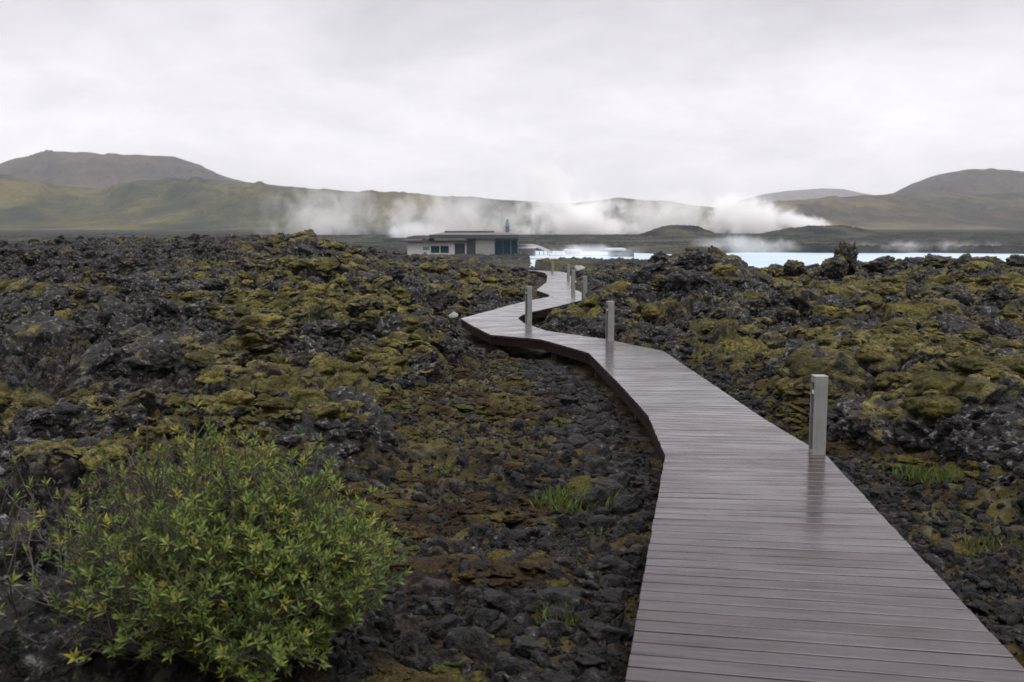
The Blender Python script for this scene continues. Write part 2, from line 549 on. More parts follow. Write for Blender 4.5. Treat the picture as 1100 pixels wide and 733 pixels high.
def wood_material():
    m, nt, out = new_mat('wet_decking')
    h = NT(nt)
    tc = h.n('ShaderNodeAttribute', attribute_name='uvw').outputs['Vector']      # along, across, plank number
    pos = h.n('ShaderNodeNewGeometry').outputs['Position']
    st = h.n('ShaderNodeMapping', in_Vector=tc, in_Scale=(2.2, 60.0, 1.0)).outputs[0]
    rnd = h.n('ShaderNodeTexWhiteNoise', noise_dimensions='1D')
    sep = h.n('ShaderNodeSeparateXYZ', in_Vector=tc)
    nt.links.new(sep.outputs['Z'], rnd.inputs['W'])
    grain = h.noise(st, 1.0, 6, 0.65)
    c = h.ramp(grain, [(0.40, (0.005, 0.0043, 0.005)), (0.60, (0.062, 0.049, 0.055))])
    c = h.mix(h.math('MULTIPLY', rnd.outputs['Value'], 0.75), c, (0.040, 0.027, 0.029))
    blot = h.noise(pos, 1.6, 5, 0.6)
    c = h.mix(h.ramp(blot, [(0.45, 0.0), (0.65, 0.3)]), c, (0.018, 0.015, 0.016))
    st2 = h.n('ShaderNodeMapping', in_Vector=tc, in_Scale=(1.4, 14.0, 1.0)).outputs[0]
    wet = h.noise(st2, 1.0, 4, 0.6)
    rough = h.math('ADD', h.ramp(wet, [(0.40, 0.12), (0.62, 0.28)]), h.math('MULTIPLY', rnd.outputs['Value'], 0.06))
    p = h.n('ShaderNodeBsdfPrincipled', in_Base_Color=c, in_Roughness=rough, in_Normal=h.bump(grain, 0.16, 0.003))
    p.inputs['IOR'].default_value = 1.45
    p.inputs['Coat Weight'].default_value = 0.75
    p.inputs['Coat IOR'].default_value = 1.52
    nt.links.new(h.ramp(h.noise(pos, 0.9, 5, 0.6), [(0.40, 0.13), (0.62, 0.25)]), p.inputs['Coat Roughness'])
    film = h.math('ADD', h.math('MULTIPLY', wet, 0.6), h.math('MULTIPLY', h.noise(pos, 2.2, 5, 0.65), 0.4))
    nt.links.new(h.math('SUBTRACT', h.ramp(film, [(0.42, 0.8), (0.62, 0.28)]), h.math('MULTIPLY', rnd.outputs['Value'], 0.40), True), p.inputs['Coat Weight'])
    st3 = h.n('ShaderNodeMapping', in_Vector=tc, in_Scale=(3.0, 9.0, 1.0)).outputs[0]
    fib = h.noise(h.n('ShaderNodeMapping', in_Vector=tc, in_Scale=(5.0, 110.0, 1.0)).outputs[0], 1.0, 3, 0.6)
    nt.links.new(h.bump(h.math('ADD', h.math('MULTIPLY', h.noise(st3, 1.0, 4, 0.6), 1.0), h.math('MULTIPLY', fib, 0.35)), 0.15, 0.006), p.inputs['Coat Normal'])
    nt.links.new(p.outputs[0], out.inputs['Surface'])
    return m


def leaf_material(name, c0, c1, c2):
    m, nt, out = new_mat(name)
    h = NT(nt)
    v = h.n('ShaderNodeAttribute', attribute_name='tint').outputs['Fac']
    c = h.ramp(v, [(0.0, c0), (0.6, c1), (1.0, c2)])
    p = h.n('ShaderNodeBsdfPrincipled', in_Base_Color=c, in_Roughness=0.5)
    p.inputs['Specular IOR Level'].default_value = 0.35
    t = h.n('ShaderNodeBsdfTranslucent', in_Color=c)
    mx = h.n('ShaderNodeMixShader', in_Fac=0.22)
    nt.links.new(p.outputs[0], mx.inputs[1]); nt.links.new(t.outputs[0], mx.inputs[2])
    nt.links.new(mx.outputs[0], out.inputs['Surface'])
    return m


def hill_material(name, dark, mid, lite, scale=1.0):
    m, nt, out = new_mat(name)
    h = NT(nt)
    pos = h.n('ShaderNodeNewGeometry').outputs['Position']
    pos = h.n('ShaderNodeMapping', in_Vector=pos, in_Scale=(1.0, 0.3, 1.6)).outputs[0]
    n1 = h.noise(pos, 0.0045 * scale, 7, 0.62, 0.5)
    n2 = h.noise(pos, 0.03 * scale, 6, 0.7)
    f = h.math('ADD', h.math('MULTIPLY', n1, 0.65), h.math('MULTIPLY', n2, 0.35))
    c = h.ramp(f, [(0.42, dark), (0.50, mid), (0.58, lite)])
    p = h.n('ShaderNodeBsdfPrincipled', in_Base_Color=c, in_Roughness=0.95, in_Normal=h.bump(h.math('ADD', n2, n1), 1.0, 30.0))
    p.inputs['Specular IOR Level'].default_value = 0.1
    nt.links.new(p.outputs[0], out.inputs['Surface'])
    return m


M = {}
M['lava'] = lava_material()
M['moss'] = moss_material()
M['rock'] = rock_material('rubble_rock', 0.75, 0.0, 0.655)
M['crag'] = rock_material('crag_rock', 1.0, 0.95, 0.595)
M['pale_rock'] = principled('pale_stone', (0.30, 0.29, 0.27), 0.7, var=0.35, bumpscale=18, bumpd=0.02)
M['deck'] = wood_material()
M['beam'] = principled('beam_wood', (0.016, 0.009, 0.007), 0.7, spec=0.15, var=0.4, bumpscale=30)
M['post'] = principled('support_wood', (0.05, 0.04, 0.034), 0.7, var=0.3)
M['steel'] = principled('galvanised_steel', (0.22, 0.225, 0.218), 0.5, metal=0.15, var=0.22, bumpscale=40, bumpd=0.001)
M['slot'] = principled('dark_recess', (0.09, 0.093, 0.095), 0.6)
M['lens'] = principled('lamp_glass', (0.55, 0.52, 0.42), 0.25)
M['concrete'] = principled('concrete', (0.25, 0.246, 0.24), 0.85, var=0.12)
M['white'] = principled('white_render', (0.46, 0.455, 0.46), 0.7, var=0.05)
M['roof'] = principled('dark_roof', (0.05, 0.053, 0.057), 0.75, var=0.15)
M['roofgrey'] = principled('grey_roof', (0.11, 0.11, 0.115), 0.8, var=0.2)
M['door'] = principled('dark_door', (0.035, 0.045, 0.06), 0.4)
M['glass'] = principled('blue_glass', (0.02, 0.055, 0.085), 0.08, spec=0.7)
M['bluemetal'] = principled('blue_metal', (0.09, 0.15, 0.20), 0.4, var=0.2)
M['leaf'] = leaf_material('willow_leaf', (0.052, 0.092, 0.020), (0.150, 0.190, 0.036), (0.34, 0.28, 0.048))
M['darkleaf'] = leaf_material('dark_willow_leaf', (0.016, 0.030, 0.010), (0.034, 0.050, 0.014), (0.07, 0.07, 0.02))
M['grassleaf'] = leaf_material('grass_blade', (0.035, 0.06, 0.014), (0.075, 0.11, 0.022), (0.15, 0.14, 0.04))
M['bark'] = principled('twig_bark', (0.050, 0.042, 0.035), 0.8, var=0.3)

# ------------------------------------------------------------------ ground and moss
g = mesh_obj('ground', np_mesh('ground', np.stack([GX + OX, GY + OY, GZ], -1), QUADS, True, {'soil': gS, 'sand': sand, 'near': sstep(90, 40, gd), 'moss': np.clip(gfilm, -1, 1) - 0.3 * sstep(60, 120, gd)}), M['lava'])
tag(g, 'dark rough lava field stretching from the walkway to the hills', 'ground', kind='structure')

keepv = (gm > -0.12) & (gd > 2.2) & (gd < 130) & (np.abs(np.arctan2(GX, GY)) < 0.82) & (gdd > 0.05)
fq = QUADS[keepv[QUADS].all(1)]
used = np.unique(fq)
remap = np.full(len(GX), -1, np.int64); remap[used] = np.arange(len(used))
ms = mesh_obj('moss', np_mesh('moss', np.stack([GX + OX, GY + OY, GM], -1)[used], remap[fq], True), M['moss'])
tag(ms, 'olive and yellow moss cushions over the lava lumps', 'moss', kind='stuff')
print('moss faces', len(fq))

# ------------------------------------------------------------------ water
m_, nt_, out_ = new_mat('milky_water')
h_ = NT(nt_)
ps = h_.n('ShaderNodeNewGeometry').outputs['Position']
pw = h_.n('ShaderNodeBsdfPrincipled', in_Base_Color=h_.ramp(h_.noise(ps, 0.05, 3), [(0.35, (0.34, 0.46, 0.56)), (0.65, (0.46, 0.57, 0.66))]), in_Roughness=0.35,
          in_Normal=h_.bump(h_.noise(ps, 1.2, 4), 0.35, 0.06))
nt_.links.new(pw.outputs[0], out_.inputs['Surface'])
wv, wf = [], []
nx = 60
for i in range(nx + 1):
    t = -0.4 + 1.1 * i / nx
    for r in (62, 120, 200, 300, 440):
        wv.append((r * math.sin(t), r * math.cos(t), -2.5))
for i in range(nx):
    for k in range(4):
        a = i * 5 + k
        wf.append((a, a + 5, a + 6, a + 1))
w = mesh_obj('lagoon_water', np_mesh('lagoon_water', np.array(wv), np.array(wf)[:, ::-1]), m_)
tag(w, 'milky pale blue lagoon water beyond the lava ridge', 'water', kind='structure')


# ------------------------------------------------------------------ hills
def hill(name, label, D, W, prof, mat, seed, fade=0.02, rough=1.0):
    """a ridge whose crest follows the profile; slopes fall off both to the front and to the back"""
    px = np.array([p[0] for p in prof], float); py = np.array([p[1] for p in prof], float)
    na, nr2 = 420, 90
    th = np.linspace(math.atan((px[0] - 550) / 1076), math.atan((px[-1] - 550) / 1076), na)
    rr = np.linspace(-1.0, 1.0, nr2)
    T, Q = np.meshgrid(th, rr)
    P = 550 + 1076 * np.tan(T)
    dist = D + Q * W
    x, y = dist * np.sin(T), dist * np.cos(T)
    crest = (HORIZON - np.interp(P, px, py)) / FH * D * np.cos(T) / np.cos(T) + 2.0
    end = sstep(0, fade, (T - th[0])) * sstep(0, fade, (th[-1] - T)) if fade else 1.0
    shp = np.exp(-(np.abs(Q) * 1.9) ** 1.7) - np.exp(-(1.9) ** 1.7)
    n = fbm(x / 420, y / 420, 5, seed, 0.5, True)
    gul = fbm(P / 34.0 + 0.6 * fbm(x / 300, y / 300, 3, seed + 5), Q * 1.2, 4, seed + 3, 0.55, True)
    z = crest * end * shp * (1 + rough * (0.16 * n + 0.34 * gul) * np.clip(np.abs(Q) * 3.0, 0.03, 1)) - 3.0
    i2 = np.arange(nr2 - 1)[:, None] * na + np.arange(na - 1)[None, :]
    q = np.stack([i2, i2 + 1, i2 + na + 1, i2 + na], -1).reshape(-1, 4)
    o = mesh_obj(name, np_mesh(name, np.stack([x, y, z], -1).reshape(-1, 3), q, True), mat)
    return tag(o, label, 'hill', 'hills behind the lagoon', 'structure')


hg = hill_material('moss_hill', (0.022, 0.031, 0.026), (0.056, 0.060, 0.031), (0.122, 0.108, 0.046))
hb = hill_material('brown_hill', (0.026, 0.027, 0.030), (0.050, 0.045, 0.042), (0.088, 0.074, 0.056))
hr = hill_material('brown_green_hill', (0.030, 0.030, 0.024), (0.075, 0.064, 0.040), (0.135, 0.112, 0.055))
hill('hill', 'green brown mossy ridge behind the steam and the pavilion', 2300, 900,
     [(-420, 225), (-200, 200), (-60, 193), (0, 191), (60, 200), (110, 203), (150, 195), (190, 191), (230, 192), (262, 194), (330, 200), (420, 206), (480, 209), (550, 213), (600, 217), (640, 215), (662, 212), (690, 214), (720, 216), (760, 221), (820, 232), (880, 243)], hg, 11)
hill('hill', 'brown flat-topped mountain at the left end of the skyline', 3600, 1300,
     [(-500, 235), (-250, 215), (-80, 196), (0, 182), (35, 173), (58, 167), (75, 168), (110, 170), (185, 170), (205, 174), (240, 188), (300, 205), (380, 225), (430, 240)], hb, 21, rough=0.7)
hill('hill', 'long low brown ridge at the right below the dark mountain', 2700, 900,
     [(640, 243), (720, 230), (780, 222), (830, 216), (880, 212), (950, 209), (1020, 210), (1100, 208), (1250, 206), (1500, 215), (1800, 235)], hr, 31)
hill('hill', 'dark rounded mountain at the right end of the skyline', 3500, 1100,
     [(860, 242), (930, 219), (955, 209), (978, 198), (1000, 191), (1022, 187), (1040, 185.5), (1070, 186.5), (1100, 189), (1180, 193), (1300, 205), (1500, 235)], hb, 41, rough=0.7)
hill('hill', 'pale hazy mountain far behind the right ridge', 8200, 1800,
     [(690, 240), (760, 224), (800, 213), (820, 208), (845, 204.5), (880, 202.5), (905, 203.5), (925, 208), (960, 215), (1020, 232)], hb, 51, rough=0.5)

# ------------------------------------------------------------------ boardwalk
bw = empty('boardwalk', (0.5, 4.0, 0.0))
tag(bw, 'long wet plank boardwalk winding through the lava to the lagoon', 'boardwalk')
PW, GAP, TH = 0.109, 0.012, 0.035
dv, df, du = [], [], []
pk = 0
for (l0, r0), (l1, r1) in zip(ST[:-1], ST[1:]):
    l0, r0, l1, r1 = map(np.array, (l0, r0, l1, r1))
    ln = max(np.linalg.norm((l0 + r0) / 2 - (l1 + r1) / 2), 0.5 * max(np.linalg.norm(l0 - l1), np.linalg.norm(r0 - r1)))
    n = max(1, round(ln / (PW + GAP)))
    for i in range(n):
        tl = [l0 + (l1 - l0) * (i / n), r0 + (r1 - r0) * (i / n), r0 + (r1 - r0) * ((i + 1) / n), l0 + (l1 - l0) * ((i + 1) / n)]
        sl, sr = np.linalg.norm(tl[3] - tl[0]), np.linalg.norm(tl[2] - tl[1])
        gl, gr = min(0.5, GAP / 2 / max(sl, 1e-3)) if sl > .03 else 0, min(0.5, GAP / 2 / max(sr, 1e-3)) if sr > .03 else 0
        a, b = tl[0] + (tl[3] - tl[0]) * gl, tl[1] + (tl[2] - tl[1]) * gr
        d_, c = tl[3] - (tl[3] - tl[0]) * gl, tl[2] - (tl[2] - tl[1]) * gr
        ej = (random.uniform(-.003, .003), random.uniform(-.003, .003))
        ax = (b - a) / max(np.linalg.norm(b - a), 1e-6)
        a = a - ax * ej[0]; d_ = d_ - ax * ej[0]; b = b + ax * ej[1]; c = c + ax * ej[1]
        zj = random.uniform(-.0004, .0004)
        tiltv = random.uniform(-.0004, .0004)
        tw = random.uniform(-.0005, .0005)
        bev = 0.002
        # cross-section loop: bottom and chamfered top along each long edge
        ny = ((d_ + c) / 2 - (a + b) / 2); ny = ny / max(np.linalg.norm(ny), 1e-6)
        NS = 6
        base_i = len(dv)
        for s in range(NS + 1):
            t = s / NS
            f = a + (b - a) * t; bk = d_ + (c - d_) * t
            cup = 0.0012 * math.sin(t * 9 + pk) 
            zf = float(zdeck(f[1])) + zj + tiltv + tw * (2 * t - 1) + cup * .5
            zb = float(zdeck(bk[1])) + zj - tiltv - tw * (2 * t - 1) + cup * .5
            wseg = np.linalg.norm(bk - f)
            e = min(bev, wseg * .3)
            fi, bi = f + ny * e, bk - ny * e
            L = np.linalg.norm(b - a) * t
            for (p, z, v) in ((f, zf - TH, 0), (f, zf - e, 0), (fi, zf, 0.03), (bi, zb, 0.97), (bk, zb - e, 1), (bk, zb - TH, 1)):
                dv.append((p[0], p[1], z)); du.append((L + pk * 3.7, v * PW + pk * 0.5, pk))
        for s in range(NS):
            o0, o1 = base_i + s * 6, base_i + (s + 1) * 6
            for k in range(5):
                df.append((o0 + k, o1 + k, o1 + k + 1, o0 + k + 1))
            df.append((o0 + 5, o1 + 5, o1, o0))
        o0, o1 = base_i, base_i + NS * 6
        df.append((o0, o0 + 1, o0 + 4, o0 + 5)); df.append((o0 + 1, o0 + 2, o0 + 3, o0 + 4))
        df.append((o1 + 5, o1 + 4, o1 + 1, o1)); df.append((o1 + 4, o1 + 3, o1 + 2, o1 + 1))
        pk += 1
me = np_mesh('decking', np.array(dv), np.array(df), False)
at_ = me.attributes.new('uvw', 'FLOAT_VECTOR', 'POINT')
at_.data.foreach_set('vector', np.array(du, np.float32).ravel())
dk = mesh_obj('decking', me, M['deck'], bw)
dk.matrix_parent_inverse = Matrix.Translation(-bw.location)
bmx = bmesh.new(); bmx.from_mesh(me); bmesh.ops.recalc_face_normals(bmx, faces=bmx.faces); bmx.to_mesh(me); bmx.free()


def fascia(P, Q, name):
    """edge board under the plank ends: P the edge, Q the opposite edge"""
    v, f = [], []
    P = np.array(P); Q = np.array(Q)
    inn = (Q - P) / np.linalg.norm(Q - P, axis=1)[:, None]
    pts, iw = [], []
    for k in range(len(P) - 1):
        n = max(1, int(np.linalg.norm(P[k + 1] - P[k]) / 0.5))
        for s in range(n):
            pts.append(P[k] + (P[k + 1] - P[k]) * s / n); iw.append(inn[k] + (inn[k + 1] - inn[k]) * s / n)
    pts.append(P[-1]); iw.append(inn[-1])
    for p, i in zip(pts, iw):
        a, b = p + i * 0.018, p + i * 0.062
        z = float(zdeck(p[1])) - TH - 0.003
        v += [(*a, z), (*b, z), (*b, z - 0.12), (*a, z - 0.12)]
    for k in range(len(pts) - 1):
        o = k * 4
        for j in range(4):
            f.append((o + j, o + (j + 1) % 4, o + 4 + (j + 1) % 4, o + 4 + j))
    f.append((0, 3, 2, 1)); o = (len(pts) - 1) * 4; f.append((o, o + 1, o + 2, o + 3))
    me = np_mesh(name, np.array(v), np.array(f), False)
    b_ = bmesh.new(); b_.from_mesh(me); bmesh.ops.recalc_face_normals(b_, faces=b_.faces); b_.to_mesh(me); b_.free()
    ob = mesh_obj(name, me, M['beam'], bw)
    ob.matrix_parent_inverse = Matrix.Translation(-bw.location)


fascia(LP, RP, 'edge_beam')
fascia(RP, LP, 'edge_beam')
for P, Q in ((LP, RP), (RP, LP)):
    acc = 0.4
    for k in range(1, len(P) - 3):
        seg = P[k + 1] - P[k]; ln = np.linalg.norm(seg)
        inn = (Q[k] - P[k]) / np.linalg.norm(Q[k] - P[k])
        while acc < ln:
            p = P[k] + seg * acc / ln + inn * 0.14
            z = float(zdeck(p[1])) - TH - 0.004
            zg = height(p[0], p[1]) - 0.15
            mbx = MB().box(-.04, .04, -.04, .04, zg - z, 0)
            o = mbx.build('support_post', M['post'], bw)
            o.location = Vector((p[0], p[1], z)) - bw.location
            acc += 1.6
        acc -= ln

# ------------------------------------------------------------------ bollards
def make_bollard():
    r = empty('bollard_light')
    w_, h = 0.050, 0.60
    mb = MB()
    # square tube with an open channel on the -x face: back, two cheeks, head and foot
    mb.box(-w_ + 0.030, w_, -w_, w_, -0.45, h - 0.012)
    mb.box(-w_, -w_ + 0.030, -w_, -w_ + 0.012, -0.45, h - 0.012)
    mb.box(-w_, -w_ + 0.030, w_ - 0.012, w_, -0.45, h - 0.012)
    mb.box(-w_ + .002, -w_ + 0.030, -w_ + .012, w_ - .012, h - 0.055, h - 0.012)
    mb.box(-w_ + .002, -w_ + 0.030, -w_ + .012, w_ - .012, -0.45, 0.03)
    mb.build('post', M['steel'], r, 0.002)
    MB().box(-w_ - .001, w_ + .001, -w_ - .001, w_ + .001, h - 0.012, h).build('cap', M['steel'], r, 0.003)
    MB().box(-w_ + 0.024, -w_ + 0.0295, -w_ + .0125, w_ - .0125, 0.035, h - 0.15).build('recess', M['slot'], r)
    ln = MB().box(-w_ + 0.006, -w_ + 0.0295, -w_ + .014, w_ - .014, h - 0.145, h - 0.115).build('lamp', M['lens'], r, 0.003)
    return r


def copy_tree(o, parent=None):
    c = o.copy(); COL.objects.link(c)
    if parent is not None: c.parent = parent
    for ch in [x for x in bpy.data.objects if x.parent == o]:
        copy_tree(ch, c)
    return c


BOLL = [(877.5, 490, 7.40, 0.0, 'grey steel bollard light nearest to the viewer, at the right plank edge'),
        (655, 366, 15.0, 0.3, 'grey steel bollard light standing before the mossy hummock, with its reflection on wet planks'),
        (567.8, 338, 18.95, 0.45, 'grey bollard light inside the inner curve of the S-bend'),
        (627.7, 322, 23.1, 0.3, 'bollard light at the right tip of the boardwalk where it bends below the hummock'),
        (615.7, 308.5, 28.6, 0.2, 'bollard light on the right edge just past the second bend'),
        (610.7, 297, 39.0, 0.2, 'small far bollard light on the right edge of the upper straight'),
        (593.2, 292.2, 53.5, 0.4, 'tall-looking far bollard light at the top end of the visible boardwalk'),
        (588.8, 293, 72.0, 0.4, 'far bollard light partly hidden beyond the crest of the boardwalk'),
        (575.4, 292, 88.0, 0.4, 'tiniest bollard light, leftmost, where the boardwalk dips out of sight')]
bo0 = make_bollard()
for i, (px, py, Y, rz, lab) in enumerate(BOLL):
    o = bo0 if i == 0 else copy_tree(bo0)
    p = at(px, py, Y)
    z = float(zdeck(Y)) if i < 7 else p.z - (0.28 if i == 7 else 0.2)
    o.location = (p.x, Y, z)
    o.rotation_euler = (0, 0, rz)
    tag(o, lab, 'bollard light', 'bollard lights along the boardwalk')


# ------------------------------------------------------------------ rocks
def rock_arrays(seed, sub, sharp, flat=1.0):
    bm = bmesh.new()
    bmesh.ops.create_icosphere(bm, subdivisions=sub, radius=1.0)
    off = Vector((seed * 13.7, seed * 5.1, seed * 9.3))
    rs = random.Random(seed)
    planes = []
    for k in range(16):
        n = Vector((rs.gauss(0, 1), rs.gauss(0, 1), rs.gauss(0, 1))).normalized()
        planes.append((n, rs.uniform(0.62, 0.95)))
    for v in bm.verts:
        p = v.co.normalized()
        r = 1.15
        for n, hh in planes:
            c = p.dot(n)
            if c > 0.15: r = min(r, hh / c)
        r += mnoise.fractal(p * 1.6 + off, 1.0, 2.0, 3) * 0.12
        r += mnoise.fractal(p * 4.5 + off, 0.8, 2.1, 4) * 0.085 * sharp
        dc = mnoise.voronoi(p * 3.0 + off)[0]
        r += (dc[1] - dc[0] - 0.3) * 0.10 * sharp
        v.co = p * r
        v.co.z *= flat
    co = np.array([v.co[:] for v in bm.verts]); fc = np.array([[x.index for x in f.verts] for f in bm.faces])
    bm.free()
    return co, fc


PROT = [('rounded', rock_arrays(1, 4, 0.5, 0.8)), ('flat', rock_arrays(2, 4, 0.6, 0.5)), ('jagged', rock_arrays(3, 4, 1.2, 0.85)), ('blocky', rock_arrays(4, 4, 0.9, 0.9)),
        ('rounded', rock_arrays(5, 4, 0.6, 0.75)), ('flat', rock_arrays(6, 4, 0.8, 0.45)), ('jagged', rock_arrays(7, 4, 1.3, 0.8)), ('blocky', rock_arrays(8, 4, 1.0, 0.8))]
prot_me = []
for nm, (co, fc) in PROT:
    me = np_mesh('lava_stone', co, fc, True)
    me.materials.append(M['rock'])
    prot_me.append(me)


def edge_point(P, s):
    seg = np.linalg.norm(np.diff(P, axis=0), axis=1)
    cum = np.concatenate([[0], np.cumsum(seg)])
    k = min(np.searchsorted(cum, s, side='right') - 1, len(seg) - 1)
    return P[k] + (P[k + 1] - P[k]) * (s - cum[k]) / seg[k], (P[k + 1] - P[k]) / seg[k]


rb = (-1.17, 3.98, height(-1.17, 3.98))
placed = []
tries = 0
while len(placed) < 290 and tries < 60000:
    tries += 1
    leftside = random.random() < 0.74
    P = LP if leftside else RP
    s = random.uniform(4.5, 19.0) if leftside else random.uniform(5.5, 18.0)
    p, tn = edge_point(P, s)
    nrm = np.array((-tn[1], tn[0])) * (1 if leftside else -1)
    off = abs(random.gauss(0, 0.30 if leftside else 0.18)) + 0.06
    r = random.choice((0.045, 0.05, 0.06, 0.065, 0.07, 0.08, 0.09, 0.11, 0.13))
    if not leftside: r *= 0.8
    off += r * 0.7
    q = p + nrm * off
    if any((q[0] - a[0]) ** 2 + (q[1] - a[1]) ** 2 < (0.80 * (r + a[2])) ** 2 for a in placed): continue
    d1, lf = deck_dist(np.array([q[0]]), np.array([q[1]]))
    if d1[0] < r * 1.05 + 0.03: continue
    placed.append((q[0], q[1], r, leftside, float(d1[0])))
zz = terrain(np.array([a[0] for a in placed]), np.array([a[1] for a in placed]), False)
seen = {}
for (x, y, r, lf, dd_), z in zip(placed, zz):
    k = random.randrange(len(PROT))
    o = link(bpy.data.objects.new('lava_stone', prot_me[k]))
    sx = random.uniform(0.95, 1.45)
    o.scale = (r * sx, r * random.uniform(.85, 1.1), r * random.uniform(.8, 1.05))
    o.location = (x, y, z + r * 0.12)
    o.rotation_euler = (random.uniform(-.3, .3), random.uniform(-.3, .3), random.uniform(0, 6.28))
    size = 'tiny' if r < .055 else 'small' if r < .075 else 'fist-sized' if r < 0.1 else 'large' if r < .14 else 'hefty'
    side = 'left' if lf else 'right'
    near = 'against' if dd_ < 0.2 else 'just off' if dd_ < 0.4 else 'a step from' if dd_ < .75 else 'well off'
    if y < 5: zone = 'at the bottom'
    elif y < 6.3: zone = 'short of the first bollard'
    elif y < 8: zone = 'beside the first bollard'
    elif y < 10.5: zone = 'past the first bollard'
    elif y < 13.2: zone = 'before the walk turns left'
    else: zone = 'where the walk turns left'
    tag(o, f'{size} {PROT[k][0]} lava stone {near} the {side} plank edge {zone}', 'stone', 'loose lava stones along the boardwalk')

# loose rubble beyond count: stones over the soil strips and broken blocks over the lava field
lowp = [rock_arrays(20 + i, 2, 1.2 if i % 2 else 0.7, 0.55 + 0.08 * i) for i in range(6)]


def scatter(n, gen, name, label, mat, sink=0.2):
    xs, ys, rs = gen(n)
    z = np.concatenate([terrain(xs[i:i + 20000], ys[i:i + 20000], False) for i in range(0, len(xs), 20000)])
    V, F = [], []
    o = 0
    for i in range(len(xs)):
        co, fc = lowp[rng.integers(len(lowp))]
        e = Euler(rng.uniform(-.5, .5, 2).tolist() + [rng.uniform(0, 6.28)]).to_matrix()
        sc = np.array([rng.uniform(.8, 1.4), rng.uniform(.8, 1.2), rng.uniform(.7, 1.1)]) * rs[i]
        V.append((co * sc) @ np.array(e).T + (xs[i], ys[i], z[i] + rs[i] * sink))
        F.append(fc + o); o += len(co)
    ob = mesh_obj(name, np_mesh(name, np.vstack(V), np.vstack(F), True), mat)
    return tag(ob, label, 'rubble', kind='stuff')


def gen_soil(n):
    ys = rng.uniform(2.8, 26, n * 3); xs = np.interp(ys, [3, 8, 13, 18, 26], [.9, 1.9, 1.2, .2, 1.2]) + rng.normal(0, 1.5, n * 3)
    d, lf = deck_dist(xs, ys)
    rs = np.exp(rng.normal(-3.5, 0.5, n * 3)).clip(.012, .07)
    ok = (d > 0.06 + rs * 1.6) & (d < np.where(lf, np.interp(ys, [3, 8, 13, 16], [.9, 1.1, 1.5, .7]), .6))
    return xs[ok][:n], ys[ok][:n], rs[ok][:n]


def clinker(seed):
    """a rough clinkery chunk of a'a lava"""
    bm = bmesh.new()
    bmesh.ops.create_icosphere(bm, subdivisions=5 if seed % 3 == 0 else 4, radius=1.0)
    off = Vector((seed * 3.7, seed * 8.1, seed * 1.3))
    rs = random.Random(seed)
    planes = [(Vector((rs.gauss(0, 1), rs.gauss(0, 1), rs.gauss(0, 1))).normalized(), rs.uniform(0.62, 1.0)) for k in range(11)]
    for v in bm.verts:
        p = v.co.normalized()
        r = 1.12
        for n, hh in planes:
            c = p.dot(n)
            if c > 0.15: r = min(r, hh / c)
        q = p * r
        r += 0.34 * (0.42 - mnoise.voronoi(q * 1.7 + off)[0][0])
        r += 0.26 * (0.38 - mnoise.voronoi(q * 3.9 + off)[0][0])
        r += 0.13 * (0.38 - mnoise.voronoi(q * 8.5 + off)[0][0])
        r += mnoise.fractal(q * 2.2 + off, 1.0, 2.0, 3) * 0.10
        v.co = p * r
        v.co.z *= 0.85
    me = bpy.data.meshes.new('clinker_shape')
    bm.to_mesh(me); bm.free()
    for p in me.polygons: p.use_smooth = True
    me.materials.append(M['crag'])
    return bpy.data.objects.new('clinker_shape', me)


def gn_scatter(name, label, pts, rot, scl, pid, mossy, shapes):
    pool = bpy.data.collections.new(name + '_shapes')
    for i, o in enumerate(shapes): pool.objects.link(o)
    me = bpy.data.meshes.new(name)
    me.vertices.add(len(pts))
    me.vertices.foreach_set('co', np.ascontiguousarray(pts, np.float32).ravel())
    for an, typ, arr, key in (('rot', 'FLOAT_VECTOR', rot, 'vector'), ('scl', 'FLOAT_VECTOR', scl, 'vector'), ('pid', 'INT', pid, 'value'), ('mossy', 'FLOAT', mossy, 'value')):
        at2 = me.attributes.new(an, typ, 'POINT')
        at2.data.foreach_set(key, np.ascontiguousarray(arr, np.int32 if typ == 'INT' else np.float32).ravel())
    o = link(bpy.data.objects.new(name, me))
    ng = bpy.data.node_groups.new(name, 'GeometryNodeTree')
    ng.interface.new_socket('Geometry', in_out='INPUT', socket_type='NodeSocketGeometry')
    ng.interface.new_socket('Geometry', in_out='OUTPUT', socket_type='NodeSocketGeometry')
    N, Lk = ng.nodes.new, ng.links.new
    gi, go = N('NodeGroupInput'), N('NodeGroupOutput')
    ci = N('GeometryNodeCollectionInfo'); ci.inputs['Collection'].default_value = pool
    ci.inputs['Separate Children'].default_value = True; ci.inputs['Reset Children'].default_value = True
    ip = N('GeometryNodeInstanceOnPoints'); ip.inputs['Pick Instance'].default_value = True

    def attr(nm, typ):
        n = N('GeometryNodeInputNamedAttribute'); n.data_type = typ; n.inputs['Name'].default_value = nm
        return n.outputs['Attribute']
    e2r = N('FunctionNodeEulerToRotation')
    Lk(attr('rot', 'FLOAT_VECTOR'), e2r.inputs[0])
    Lk(gi.outputs[0], ip.inputs['Points']); Lk(ci.outputs[0], ip.inputs['Instance'])
    Lk(attr('pid', 'INT'), ip.inputs['Instance Index']); Lk(e2r.outputs[0], ip.inputs['Rotation']); Lk(attr('scl', 'FLOAT_VECTOR'), ip.inputs['Scale'])
    Lk(ip.outputs[0], go.inputs[0])
    md = o.modifiers.new('scatter', 'NODES'); md.node_group = ng
    return tag(o, label, 'rubble', kind='stuff')


def gravel_shape(i):
    co, fc = rock_arrays(40 + i, 3, 1.0, 0.8)
    me = np_mesh('gravel_shape', co, fc, True); me.materials.append(M['rock'])
    return bpy.data.objects.new('gravel_shape', me)


